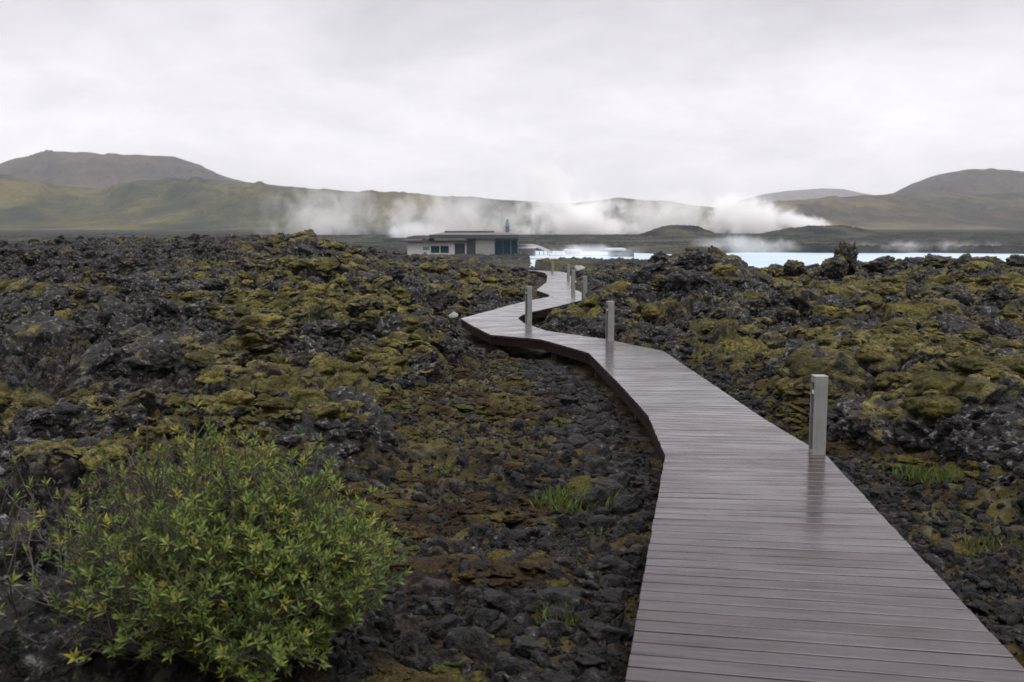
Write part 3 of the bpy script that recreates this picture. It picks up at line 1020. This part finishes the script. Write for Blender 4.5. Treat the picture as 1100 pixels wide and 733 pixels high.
NF = 84000
u = rng.uniform(0, 1, NF); d_f = 4.2 * (64 / 4.2) ** (u ** 0.72); t_f = rng.uniform(-.60, .60, NF)
xf, yf = d_f * np.sin(t_f), d_f * np.cos(t_f)
swell = sstep(-0.1, 0.5, fbm(xf / 4.0, yf / 4.0, 3, 909))
rf_ = (0.78 + 0.75 * swell) * np.minimum((np.exp(rng.normal(-2.12, 0.48, NF)) * (0.68 + d_f / 75)).clip(.05, .50), np.interp(d_f, [4, 9, 14, 26, 45], [.10, .19, .32, .34, .25]))
res = [terrain(xf[i:i + 20000], yf[i:i + 20000]) for i in range(0, NF, 20000)]
zf_, mf_, sf_, df_ = [np.concatenate([q[k] for q in res]) for k in (0, 2, 3, 4)]
clump = fbm(xf / 2.6, yf / 2.6, 3, 505)
ok = (df_ > 0.30 + 1.1 * rf_) & (sf_ < 0.75 - 1.2 * rf_) & (clump > -0.30) & (rng.uniform(0, 1, NF) < np.where(mf_ > 0.12, 0.45, 0.8))
ok &= ~((np.hypot(xf - rb[0], yf - rb[1]) < 0.5))
ix = np.where(ok)[0][:34000]
print('clinker', len(ix))
nI = len(ix); FIX = ix
gn_scatter('lava_rubble', 'rough broken lava chunks covering the whole lava field', np.stack([xf[ix], yf[ix], zf_[ix] + 0.10 * rf_[ix]], -1),
           np.stack([rng.uniform(-.6, .6, nI), rng.uniform(-.6, .6, nI), rng.uniform(0, 6.28, nI)], -1),
           np.stack([rf_[ix] * rng.uniform(.9, 1.5, nI), rf_[ix] * rng.uniform(.8, 1.2, nI), rf_[ix] * rng.uniform(.6, 1.05, nI)], -1),
           rng.integers(0, 12, nI), mf_[ix] - 0.06, [clinker(100 + i) for i in range(12)])
NG = 60000
yg = 2.7 + 14 * rng.uniform(0, 1, NG) ** 1.5; xg = np.interp(yg, [3, 8, 13, 18, 26], [.9, 1.9, 1.2, .2, 1.2]) + rng.normal(0, 2.2, NG)
res = [terrain(xg[i:i + 20000], yg[i:i + 20000]) for i in range(0, NG, 20000)]
zg, sg, dg_ = [np.concatenate([q[k] for q in res]) for k in (0, 3, 4)]
gcl = fbm(xg / 0.7, yg / 0.7, 3, 707)
okg = (dg_ > 0.05) & (sg > 0.3) & (gcl > np.where(dg_ < 0.7, -0.5, -0.42)) & (rng.uniform(0, 1, NG) < 0.7)
ix = np.where(okg)[0][:23000]; nI = len(ix); print('gravel', nI)
rg = np.exp(rng.normal(-4.1, 0.55, nI)).clip(.006, .06)
gn_scatter('gravel', 'small dark gravel and clinker covering the soil beside the boardwalk', np.stack([xg[ix], yg[ix], zg[ix] + 0.1 * rg], -1),
           rng.uniform(0, 6.28, (nI, 3)), np.stack([rg * rng.uniform(.9, 1.5, nI), rg, rg * rng.uniform(.5, .9, nI)], -1),
           rng.integers(0, 5, nI), np.full(nI, -0.6), [gravel_shape(i) for i in range(5)])
scatter(1500, gen_soil, 'rubble', 'countless small dark stones covering the ground beside the boardwalk', M['rock'], 0.25)

def cushion(seed, mat, flat=0.55):
    bm = bmesh.new()
    bmesh.ops.create_icosphere(bm, subdivisions=4, radius=1.0)
    off = Vector((seed * 2.7, seed * 6.1, seed * 4.3))
    for v in bm.verts:
        p = v.co.normalized()
        r = 1.0 + 0.34 * (0.45 - mnoise.voronoi(p * 1.3 + off)[0][0]) + 0.12 * (0.4 - mnoise.voronoi(p * 3.4 + off)[0][0])
        r += mnoise.fractal(p * 1.2 + off, 1.0, 2.0, 3) * 0.20 + mnoise.fractal(p * 9 + off, 0.7, 2.0, 3) * 0.035
        v.co = p * r
        v.co.z *= flat
    me = bpy.data.meshes.new('cushion_shape')
    bm.to_mesh(me); bm.free()
    for p in me.polygons: p.use_smooth = True
    me.materials.append(mat)
    return bpy.data.objects.new('cushion_shape', me)


sel = FIX[(mf_[FIX] > rng.uniform(0.02, 0.26, len(FIX))) & (d_f[FIX] < 45)]
nI = len(sel); print('cushions', nI)
rc = rf_[sel] * rng.uniform(.5, 1.1, nI)
gn_scatter('moss', 'thick rounded olive moss cushions capping the lava chunks', np.stack([xf[sel] + rng.normal(0, .15, nI) * rc, yf[sel] + rng.normal(0, .15, nI) * rc, zf_[sel] + 0.56 * rf_[sel]], -1),
           np.stack([rng.uniform(-.3, .3, nI), rng.uniform(-.3, .3, nI), rng.uniform(0, 6.28, nI)], -1),
           np.stack([rc * rng.uniform(.9, 1.4, nI), rc, rc * rng.uniform(.75, 1.05, nI)], -1),
           rng.integers(0, 6, nI), mf_[sel], [cushion(i + 1, M['moss']) for i in range(6)])
m_h, nth_, outh_ = new_mat('heath')
hh = NT(nth_)
php = hh.n('ShaderNodeNewGeometry').outputs['Position']
ch_ = hh.ramp(hh.noise(php, 1.6, 5, 0.6), [(0.36, (0.026, 0.018, 0.012)), (0.46, (0.054, 0.036, 0.017)), (0.54, (0.095, 0.080, 0.021)), (0.64, (0.055, 0.078, 0.019))])
ch_ = hh.mix(hh.ramp(hh.noise(php, 60.0, 3, 0.7), [(0.42, 0.8), (0.58, 0.0)]), ch_, (0.014, 0.011, 0.007))
ph_ = hh.n('ShaderNodeBsdfPrincipled', in_Base_Color=ch_, in_Roughness=0.95, in_Normal=hh.bump(hh.noise(php, 80.0, 3, 0.7), 1.0, 0.02))
ph_.inputs['Specular IOR Level'].default_value = 0.1
nth_.links.new(ph_.outputs[0], outh_.inputs['Surface'])
hcl = fbm(xg / 0.9, yg / 0.55, 4, 808, 0.6)
okh = (dg_ > 0.45) & (sg > 0.25) & (hcl > np.where(dg_ > 1.0, 0.10, 0.26))
hx_ = np.where(okh)[0][:9000]; nI = len(hx_); print('heath', nI)
rh = np.exp(rng.normal(-3.4, 0.45, nI)).clip(.012, .09)
gn_scatter('heath', 'low rusty and olive heath growing on the dark soil', np.stack([xg[hx_], yg[hx_], zg[hx_]], -1),
           np.stack([rng.uniform(-.3, .3, nI), rng.uniform(-.3, .3, nI), rng.uniform(0, 6.28, nI)], -1),
           np.stack([rh * rng.uniform(.9, 1.8, nI), rh, rh * rng.uniform(.5, 1.0, nI)], -1), rng.integers(0, 4, nI), np.zeros(nI), [cushion(20 + i, m_h, 0.5) for i in range(4)])

# boulders that stand out
def boulder(px, py, Y, size, label, seed, mat='crag', sub=5, sharp=1.4, name='lava_boulder', lift=0.0):
    co, fc = rock_arrays(seed, sub, sharp, 1.0)
    n = np.array([mnoise.fractal(Vector(c * 3.2) + Vector((seed, 0, 0)), 0.8, 2.1, 5) for c in co])
    co = co * (1 + 0.16 * n)[:, None]
    o = mesh_obj(name, np_mesh(name, co, fc, True), M[mat])
    p = at(px, py, Y)
    o.location = p
    o.scale = size
    o.rotation_euler = (0, 0, seed)
    return tag(o, label, 'boulder' if name == 'lava_boulder' else 'stone', 'boulders standing out of the lava' if name == 'lava_boulder' else None)


boulder(911, 277, 38, (0.50, 0.45, 0.66), 'tallest knobbly lava boulder rising against the blue lagoon', 61)
boulder(898, 286, 37.6, (0.55, 0.5, 0.45), 'low lava boulder leaning on the left foot of the tallest one', 62)
boulder(944, 286, 39, (0.70, 0.6, 0.36), 'wide dark lava boulder just right of the tallest one', 63)
boulder(1006, 285, 39, (0.95, 0.7, 0.36), 'broad lava boulder on the right crest between the water and moss', 64)
boulder(1036, 284, 40, (0.55, 0.5, 0.34), 'rounded lava boulder atop the right crest', 65)
boulder(1055, 285, 40, (0.75, 0.5, 0.30), 'dark lava boulder on the crest near the right frame edge', 66)
boulder(1096, 284, 41, (0.5, 0.5, 0.4), 'lava boulder cut by the right frame edge', 67)
boulder(767, 275, 27.0, (0.24, 0.24, 0.24), 'small black lava block perched on top of the mossy hummock', 68)
boulder(851, 288, 35, (0.38, 0.35, 0.32), 'round dark boulder at the end of the hummock crest beside the water', 69)
boulder(333, 252.5, 58, (0.42, 0.4, 0.36), 'dark knob of lava on the left skyline', 70)
boulder(458, 320, 20.5, (0.42, 0.4, 0.33), 'grey lava boulder among moss left of the S-bend', 71)
boulder(722, 283, 27, (0.5, 0.45, 0.3), 'mossy lava boulder on the left shoulder of the hummock', 72)
boulder(486.5, 339.5, 18.6, (0.10, 0.08, 0.08), 'white stone lying left of the outer tip of the S-bend', 73, 'pale_rock', 3, 0.8, 'white_stone')
boulder(622.3, 288.5, 50, (0.30, 0.26, 0.2), 'pale round stone right of the far bollards', 74, 'pale_rock', 3, 0.6, 'pale_stone')
boulder(124, 424, 10.5, (0.10, 0.08, 0.10), 'pale grey stone in the dark lava above the bush', 75, 'pale_rock', 3, 0.9, 'pale_stone')


# ------------------------------------------------------------------ plants
def leaves_mesh(items, name):
    """items: (pos, dir, up, length, width, tint)"""
    V, F, T = [], [], []
    for pos, d, up, L, Wd, tint in items:
        s = d.cross(up)
        if s.length < 1e-4: s = d.orthogonal()
        s.normalize()
        n = s.cross(d).normalized()
        b = len(V)
        m1 = pos + d * L * 0.45 - n * L * 0.02
        V += [pos, m1 + s * Wd / 2 + n * Wd * 0.18, m1, m1 - s * Wd / 2 + n * Wd * 0.18, pos + d * L - n * L * 0.12]
        T += [tint * 0.9, tint, tint, tint, min(1, tint * 1.1)]
        F += [(b, b + 1, b + 4, b + 2), (b, b + 2, b + 4, b + 3)]
    return np_mesh(name, np.array([v[:] for v in V]), np.array(F), True, {'tint': T})


def rosette(items, p, axis, n, L, tint):
    axis = axis.normalized()
    a = axis.orthogonal().normalized(); b = axis.cross(a)
    ph = random.uniform(0, 6.28)
    for k in range(n):
        an = ph + k * 2.4
        op = 0.25 + 0.55 * (k / n)
        d = (axis * (1.15 - op) + (a * math.cos(an) + b * math.sin(an)) * op).normalized()
        l = L * random.uniform(.7, 1.15) * (0.7 + 0.3 * op)
        items.append((p - axis * (k / n) * L * 0.5, d, axis, l, l * random.uniform(.22, .32), min(1, max(0, tint + random.gauss(0, .12)))))


def bush(name, root, stems, label, leafL, per, spread, height_, bare=0.0, mat='leaf', cat='shrub', nleaf=9, lean=(0, 0), sector=None):
    r = empty(name, root)
    tag(r, label, cat)
    mb = MB(); items = []
    for s in range(stems):
        an = random.uniform(0, 6.28) if sector is None else random.uniform(*sector)
        out = spread * math.sqrt(random.random())
        e = math.sqrt(max(0.05, 1 - (out / spread) ** 2 * 0.75))
        tip = Vector((math.cos(an) * out + lean[0], math.sin(an) * out + lean[1], height_ * e * random.uniform(.55, 1.0) * (1 + (0.16 * math.sin(an * 3 + 1) - (0.24 * math.cos(an) if stems > 100 else 0)) * out / spread)))
        st = Vector((random.uniform(-.08, .08), random.uniform(-.08, .08), -0.1))
        c1 = st.lerp(tip, .4) + Vector((math.cos(an), math.sin(an), -.2)) * spread * .12
        pts = []
        for k in range(8):
            t = k / 7
            q = st.lerp(c1, t).lerp(c1.lerp(tip, t), t)
            q += Vector((random.gauss(0, 1), random.gauss(0, 1), random.gauss(0, 1))) * 0.012 * spread
            pts.append(q)
        mb.tube(pts, [max(.0022, .011 * spread * (1 - k / 8.5)) for k in range(8)], 5)
        isbare = random.random() < bare + (0.55 if stems > 100 and math.cos(an) < -.45 and out > .35 * spread else 0)
        for j in range(per):
            k = random.randint(3, 6); t = random.random()
            b0 = pts[k].lerp(pts[k + 1], t)
            dr = ((pts[k + 1] - pts[k]).normalized() + Vector((random.gauss(0, .8), random.gauss(0, .8), random.gauss(.25, .5)))).normalized()
            ln = random.uniform(.10, .26) * spread / 0.75
            b1 = b0 + dr * ln * .5; b2 = b0 + dr * ln + Vector((0, 0, random.uniform(.0, .3) * ln))
            mb.tube([b0, b1, b2], [.0028, .0022, .0015], 4)
            if isbare and random.random() < .8: continue
            tint = random.betavariate(2, 3.2)
            rosette(items, b2, (b2 - b1) + Vector((0, 0, .03)), nleaf, leafL, tint)
            if random.random() < .75:
                rosette(items, b1, dr + Vector((random.gauss(0, .4), random.gauss(0, .4), .4)), nleaf - 3, leafL * .85, tint * .8)
    if stems > 100:
        for ax, az, L in ((-1.0, .50, .95), (-.98, .30, .85), (-.9, .62, .70), (-1.0, .16, .75), (-.6, .42, .8), (-.75, .25, 1.0)):
            pts = []
            by = random.uniform(-.25, .35)
            for k in range(9):
                t = k / 8
                pts.append(Vector((ax * L * t, by * t + random.gauss(0, .012), -.05 + az * (1 - (1 - t) ** 2) + random.gauss(0, .012))))
            mb.tube(pts, [max(.0022, .0085 * (1 - k / 9.5)) for k in range(9)], 5)
            for k in range(3, 9):
                for q in range(2):
                    d = Vector((random.uniform(-.9, .2), random.gauss(0, .5), random.uniform(.0, .8))).normalized()
                    e = pts[k] + d * random.uniform(.06, .2)
                    mb.tube([pts[k], pts[k].lerp(e, .5) + Vector((0, 0, .012)), e], [.003, .0024, .0014], 4)
                    if random.random() < .38: rosette(items, e, d, 8, leafL, random.betavariate(2, 2.2))
    mb.build('branches', M['bark'], r)
    fo = mesh_obj('foliage', leaves_mesh(items, 'foliage'), M[mat], r)
    return r


def ground_pt(px, py, Y):
    p = at(px, py, Y)
    return (p.x, Y, height(p.x, Y))


rb = (-1.17, 3.98, height(-1.17, 3.98))
bush('willow_shrub', rb, 185, 'bright green leafy willow shrub filling the lower left corner', 0.045, 24, 0.62, 0.88, 0.02)
rb2 = (-2.05, 4.05, height(-2.05, 4.05))
bush('sparse_shrub', rb2, 16, 'sparse thin-twigged shrub half bare at the left of the willow', 0.055, 5, 0.75, 0.66, 0.65)
rb3 = (-2.45, 3.75, height(-2.45, 3.75))
bush('dark_shrub', rb3, 55, 'low dark green shrub at the left frame edge', 0.045, 10, 0.55, 0.34, 0.1, 'darkleaf')
for px, py, Y, hh, sp, lab in ((238, 428, 9.6, .22, .14, 'tiny willow sapling in the moss above the shrub'), (276, 410, 10.6, .24, .12, 'slim yellow green sapling right of another on the mossy lava'),
                               (480, 478, 7.5, .07, .1, 'low reddish green seedling on the dark soil')):
    bush('sapling', ground_pt(px, py, Y), 6, lab, 0.045, 5, sp, hh, 0.0, nleaf=7)


def tuft(px, py, Y, n, rad, hgt, label):
    p = ground_pt(px, py, Y)
    items = []
    for k in range(n):
        a = random.uniform(0, 6.28); rr = rad * math.sqrt(random.random())
        x, y = math.cos(a) * rr * 1.4, math.sin(a) * rr
        z = -0.02
        d = Vector((random.gauss(0, .35), random.gauss(0, .35), 1)).normalized()
        L = hgt * random.uniform(.5, 1.1)
        items.append((Vector((x, y, z)), d, Vector((random.gauss(0, 1), random.gauss(0, 1), .1)), L, L * .09 + .002, random.betavariate(2, 2)))
    o = mesh_obj('grass_tuft', leaves_mesh(items, 'grass_tuft'), M['grassleaf'])
    o.location = p
    return tag(o, label, 'grass tuft', 'grass tufts on the dark soil')


tuft(617, 520, 6.9, 420, .22, .13, 'bright green grass tuft among stones left of the first bollard')
tuft(604, 668, 4.7, 60, .10, .10, 'thin little grass tuft at the bottom among black stones')
tuft(1000, 492, 7.4, 380, .20, .09, 'green grass tuft right of the first bollard')
tuft(1084, 566, 5.9, 260, .22, .10, 'yellowish grass tuft near the right frame edge')
tuft(530, 440, 9.6, 300, .30, .08, 'orange tinged grass tuft on the soil above the dark rock hump')
tuft(440, 405, 11.4, 300, .35, .08, 'olive grass tuft where moss meets the soil strip')
tuft(645, 545, 6.3, 40, .08, .08, 'sprig of grass between big stones by the plank edge')

# ------------------------------------------------------------------ pavilion and lagoon structures
BD = 150.0


def bx(mb, px0, px1, y0, y1, dep0=0.0, dep1=6.0, d=BD):
    """box: photo extents of its front face at distance d + dep0, running back to d + dep1"""
    a = at(px0, y0, d + dep0); b = at(px1, y1, d + dep0)
    return mb.box(a.x, b.x, d + dep0, d + dep1, b.z, a.z)


GZB = -2.2
bl = empty('pavilion', (-8.0, BD, GZB))
tag(bl, 'long flat-roofed concrete and glass pavilion by the lagoon', 'building')


def bpart(name, mat, boxes, parent=bl, bevel=0):
    mb = MB()
    for b in boxes: bx(mb, *b)
    o = mb.build(name, M[mat], parent, bevel)
    if parent is bl:
        o.matrix_parent_inverse = Matrix.Translation(-bl.location)
    else:
        o.matrix_parent_inverse = parent.matrix_parent_inverse.copy() if parent.parent else Matrix.Translation(-parent.location)
    return o


wing = bpart('white_wing', 'white', [(437.5, 462.8, 260.6, 276, 0.5, 9), (462.8, 482.2, 260.6, 264.4, .5, 9), (482.2, 488.4, 260.0, 276, .4, 9), (488.4, 499.5, 260.0, 261.6, .4, 9), (499.5, 501.2, 260.0, 276, .4, 9), (462.8, 482.2, 272, 276, .5, 9)])
bpart('concrete_wall', 'concrete', [(510.8, 531.2, 256.4, 277, 0.0, 8)])
for i, (a, b) in enumerate(((462.8, 472), (473, 482.2))):
    wn = bpart('window', 'glass', [(a, b, 264.4, 272, 0.9, 1.1)])
bpart('window_mullion', 'white', [(472, 473, 264.4, 272, 0.6, 1.0)])
bpart('strip_window', 'bluemetal', [(454.5, 461, 265.2, 268.6, 0.42, 0.48)])
bpart('door', 'door', [(488.4, 499.5, 261.6, 276, 0.9, 1.1)])
bpart('dark_panel', 'door', [(501.2, 510.8, 257.5, 276, 0.3, 1.1)])
gl = bpart('glass_front', 'glass', [(531.2, 556.2, 257.0, 279, 0.8, 8)])
bpart('frame', 'bluemetal', [(531.2, 532.0, 257.0, 279, 0.55, 0.8), (548.2, 549.4, 257.0, 279, 0.55, 0.8), (555.8, 557.2, 257.0, 279, 0.4, 1.2), (532.0, 548.2, 257.0, 258.2, 0.6, 0.8), (549.4, 555.8, 257.0, 258.2, 0.6, 0.8), (540.0, 540.6, 258.2, 279, 0.6, 0.8)])
bpart('roof_slab', 'roof', [(461, 557.6, 252.4, 256.4, -0.6, 10), (453.5, 461, 256.2, 259.3, -0.2, 10), (429, 453.5, 258.2, 260.2, -0.3, 10), (453.5, 501, 259.3, 260.5, -0.2, 10), (501, 510.8, 256.42, 257.5, -0.4, 10), (531.2, 557.4, 256.42, 257.0, -0.5, 9)])
mbr = MB()
A = at(463, 252.2, BD + 0.4); B = at(556, 252.2, BD + 0.4); C_ = at(477, 249.8, BD + 3.5); D_ = at(546, 249.8, BD + 3.5)
zt = C_.z
mbr.prism([(A.x, BD, A.z), (B.x, BD, A.z), (B.x, BD + 9.5, A.z), (A.x, BD + 9.5, A.z)], [(C_.x, BD + 3.5, zt), (D_.x, BD + 3.5, zt), (D_.x, BD + 8, zt), (C_.x, BD + 8, zt)])
o = mbr.build('sloped_roof', M['roofgrey'], bl); o.matrix_parent_inverse = Matrix.Translation(-bl.location)
bpart('roof_cap', 'roof', [(477.5, 530.5, 248.4, 249.7, 3.2, 8)])
bpart('canopy', 'roof', [(557.7, 569, 254.3, 255.2, 1.0, 8)])
M['vent'] = principled('weathered_vent', (0.17, 0.22, 0.27), 0.6, var=0.2)
ch = bpart('chimney', 'vent', [(543, 547, 239.0, 250.5, 6.0, 6.7), (541.8, 548.4, 243.2, 244.0, 5.8, 6.9), (541.8, 548.4, 246.6, 247.4, 5.8, 6.9), (543.8, 546.2, 236.0, 238.9, 6.2, 6.5)])


def simple_building(name, cat, label, items, px, d, group=None):
    r = empty(name, (at(px, 270, d).x, d, -2.3))
    tag(r, label, cat, group)
    for pn, mat, boxes in items:
        mb = MB()
        for b in boxes: bx(mb, *b, d=d)
        o = mb.build(pn, M[mat], r); o.matrix_parent_inverse = Matrix.Translation(-r.location)
    return r


simple_building('bath_house', 'building', 'low grey bathing house with a pale wall right of the pavilion',
                [('wall', 'concrete', [(558.5, 575, 267.2, 279, 0, 5)]), ('roof', 'white', [(558.0, 576, 266.0, 267.1, -.3, 5.3)]), ('opening', 'roofgrey', [(561, 573, 269.5, 275, -.06, .05)])], 566, 152)
# arched white footbridge
r = empty('footbridge', (at(580, 270, 156).x, 156, -2.4))
tag(r, 'white arched footbridge over the lagoon beside the pavilion', 'footbridge')
up, dn = [], []
for k in range(17):
    t = k / 16
    px = 557 + 36 * t
    y = 264.0 - 1.6 * math.sin(min(1, t * 1.4) * math.pi * .72) + 8.6 * max(0, t - .35) ** 1.6 * 1.7
    up.append((px, y))
mb = MB()
for (p0, y0), (p1, y1) in zip(up, up[1:]):
    a, b = at(p0, y0, 156), at(p1, y1, 156)
    mb.prism([(a.x, 156, a.z - .42), (b.x, 156, b.z - .42), (b.x, 158.2, b.z - .42), (a.x, 158.2, a.z - .42)], [(a.x, 156, a.z), (b.x, 156, b.z), (b.x, 158.2, b.z), (a.x, 158.2, a.z)])
o = mb.build('arch', M['white'], r); o.matrix_parent_inverse = Matrix.Translation(-r.location)
mb = MB()
for k in range(1, 16):
    a = at(up[k][0], up[k][1], 156.3)
    if k % 2 == 0:
        mb.box(a.x - .05, a.x + .05, 156.2, 156.3, -2.9, a.z - .43)
o = mb.build('supports', M['concrete'], r); o.matrix_parent_inverse = Matrix.Translation(-r.location)
simple_building('bathing_hut', 'building', 'small dark bathing hut under a flat white roof across the lagoon',
                [('wall', 'roof', [(656.5, 681, 269.4, 277.5, 0, 5)]), ('roof', 'white', [(653.5, 672.5, 267.2, 269.3, -.5, 5.5)]), ('window', 'bluemetal', [(660, 668, 271, 274, -.05, .06)])], 668, 146)
simple_building('changing_hut', 'building', 'low pale hut with a white flat roof left of the dark bathing hut',
                [('wall', 'concrete', [(608.5, 623, 270.8, 277, 0, 4)]), ('roof', 'white', [(607, 625, 268.4, 270.7, -.4, 4.4)])], 616, 158)
simple_building('jetty', 'jetty', 'long white railed jetty along the far lagoon shore',
                [('deck', 'white', [(590, 656, 274.3, 275.6, 0, 2.2)]), ('railing', 'white', [(590, 656, 271.9, 272.3, 0, .1)] + [(590 + 6.5 * k, 590.5 + 6.5 * k, 272.35, 274.25, 0.01, .09) for k in range(11)])], 622, 150)
simple_building('waterside_platform', 'jetty', 'low pale platform on the water at the foot of the pavilion',
                [('deck', 'white', [(566, 600, 277.4, 278.8, 0, 3)])], 583, 134)

# ------------------------------------------------------------------ steam
def steam_material(name, dens, k, bias, scale):
    m, nt, out = new_mat(name)
    h = NT(nt)
    oc = h.n('ShaderNodeTexCoord').outputs['Object']
    ln = h.n('ShaderNodeVectorMath', operation='LENGTH', in_0=oc).outputs['Value']
    pos = h.n('ShaderNodeNewGeometry').outputs['Position']
    n = h.noise(pos, scale, 4, 0.62, 0.5)
    v = h.math('ADD', h.math('MULTIPLY', h.math('SUBTRACT', 1.0, ln), 1.25), h.math('MULTIPLY', h.math('SUBTRACT', n, 0.5), k))
    v = h.math('ADD', v, bias)
    v = h.math('MULTIPLY', v, 1.6, True)
    edge = h.math('MULTIPLY', h.math('SUBTRACT', 1.0, ln), 5.0, True)
    v = h.math('MULTIPLY', h.math('MULTIPLY', v, v), edge)
    p = h.n('ShaderNodeVolumePrincipled')
    p.inputs['Color'].default_value = (0.995, 0.995, 0.995, 1)
    p.inputs['Anisotropy'].default_value = 0.0
    nt.links.new(h.math('MULTIPLY', v, dens), p.inputs['Density'])
    nt.links.new(p.outputs[0], out.inputs['Volume'])
    m.cycles.volume_step_rate = 1.0
    return m


def plume(px, py, rx, ry, Y, depth, dens, label, k=3.4, bias=-0.22, scale=None, tilt=0.0):
    p = at(px, py, Y)
    sx, sz = rx / FH * Y, ry / FH * Y
    bm = bmesh.new(); bmesh.ops.create_icosphere(bm, subdivisions=3, radius=1.04)
    me = bpy.data.meshes.new('steam_plume'); bm.to_mesh(me); bm.free()
    o = mesh_obj('steam_plume', me, steam_material('steam', dens, k, bias, scale or 0.09))
    o.location = p; o.scale = (sx, depth, sz); o.rotation_euler = (0, tilt, 0)
    return tag(o, label, 'steam', 'steam plumes over the lagoon', 'stuff')


plume(866, 242, 36, 15, 480, 14, 0.22, 'dense low white steam wisp at the right end of the plume', tilt=0.30)
plume(806, 236, 66, 34, 490, 24, 0.18, 'billowing white steam cloud before the right ridge', tilt=0.15)
plume(716, 236, 92, 40, 500, 26, 0.07, 'thin grey steam drifting above the middle mound')
plume(618, 240, 74, 44, 470, 26, 0.19, 'bright dense steam cloud right of the chimney')
plume(590, 208, 46, 60, 480, 20, 0.075, 'faint tall steam column rising behind the chimney')
plume(490, 236, 110, 48, 440, 28, 0.045, 'thin veil of steam behind the pavilion roof')
plume(350, 236, 100, 46, 430, 26, 0.032, 'thin wispy steam over the left moss ridge')
plume(456, 251, 50, 15, 380, 12, 0.10, 'low bright steam bank left of the pavilion')
plume(795, 264, 75, 17, 168, 9, 0.085, 'bluish mist hanging over the lagoon water', scale=0.25)
plume(632, 273, 72, 14, 138, 8, 0.12, 'pale mist over the lagoon between the pavilion and the hummock', scale=0.25)
plume(1000, 268, 140, 13, 172, 7, 0.075, 'faint mist lying on the lagoon at the right', scale=0.25)

# ------------------------------------------------------------------ haze
mh, nth, outh = new_mat('haze')
pv = nth.nodes.new('ShaderNodeVolumePrincipled')
pv.inputs['Color'].default_value = (0.93, 0.95, 1.0, 1)
pv.inputs['Density'].default_value = 0.000085
pv.inputs['Anisotropy'].default_value = 0.1
nth.links.new(pv.outputs[0], outh.inputs['Volume'])
mh.cycles.homogeneous_volume = True
hz = MB().box(-14500, 14500, -14500, 14500, -8, 480).build('haze', mh)
tag(hz, 'thin pale haze in the damp air', 'haze', kind='stuff')

# ------------------------------------------------------------------ sky and light
world = bpy.data.worlds.new('World')
scene.world = world
world.use_nodes = True
wt = world.node_tree
wt.nodes.clear()
H = NT(wt)
SUN_EL, SUN_AZ = math.radians(56), math.radians(150)
sky = H.n('ShaderNodeTexSky', sky_type='NISHITA')
sky.sun_disc = False
sky.sun_elevation = SUN_EL
sky.sun_rotation = SUN_AZ
dirv = H.n('ShaderNodeTexCoord').outputs['Generated']
sp = H.n('ShaderNodeSeparateXYZ', in_Vector=dirv)
zc_ = H.math('MAXIMUM', sp.outputs['Z'], 0.0)
den = H.math('ADD', zc_, 0.30)
uv = H.n('ShaderNodeCombineXYZ', in_X=H.math('DIVIDE', sp.outputs['X'], den), in_Y=H.math('DIVIDE', sp.outputs['Y'], den), in_Z=zc_).outputs[0]
c1 = H.noise(uv, 1.5, 6, 0.58, 0.5)
c2 = H.noise(uv, 4.5, 6, 0.62, 0.4)
cl = H.math('ADD', H.math('MULTIPLY', c1, 0.7), H.math('MULTIPLY', c2, 0.3))
var = H.ramp(cl, [(0.36, 0.80), (0.64, 1.08)])
grad = H.ramp(zc_, [(0.0, 0.80), (0.10, 0.77), (0.22, 0.56), (0.36, 0.42), (0.55, 0.72), (0.78, 1.6), (1.0, 2.0)])
val = H.math('MULTIPLY', H.math('MULTIPLY', var, grad), 11.7)
cloud = H.n('ShaderNodeMix', data_type='RGBA', blend_type='MULTIPLY', in_0=1.0)
wt.links.new(val, cloud.inputs[6])
cloud.inputs[7].default_value = (1.0, 0.968, 0.992, 1)
mixn = H.mix(0.06, cloud.outputs[2], sky.outputs[0])
bg = H.n('ShaderNodeBackground', in_Color=mixn, in_Strength=0.1)
wo = H.n('ShaderNodeOutputWorld')
wt.links.new(bg.outputs[0], wo.inputs['Surface'])

sd = bpy.data.lights.new('sun', 'SUN')
sd.energy = 1.2
sd.angle = math.radians(40)
sd.color = (1.0, 0.96, 0.90)
so = link(bpy.data.objects.new('sun', sd))
so.rotation_euler = (math.pi / 2 - SUN_EL, 0, math.pi - SUN_AZ)
so.location = (10, -10, 20)

# ------------------------------------------------------------------ render settings
vs = scene.view_settings
vs.view_transform = 'Standard'
vs.look = 'None'
vs.exposure = 0.28
vs.gamma = 1.0
vs.use_curve_mapping = False
cy = scene.cycles
cy.max_bounces = 10
cy.diffuse_bounces = 3
cy.glossy_bounces = 3
cy.volume_bounces = 8
cy.transparent_max_bounces = 8
cy.use_denoising = True
cy.denoising_input_passes = 'RGB_ALBEDO_NORMAL'
cy.filter_width = 1.6
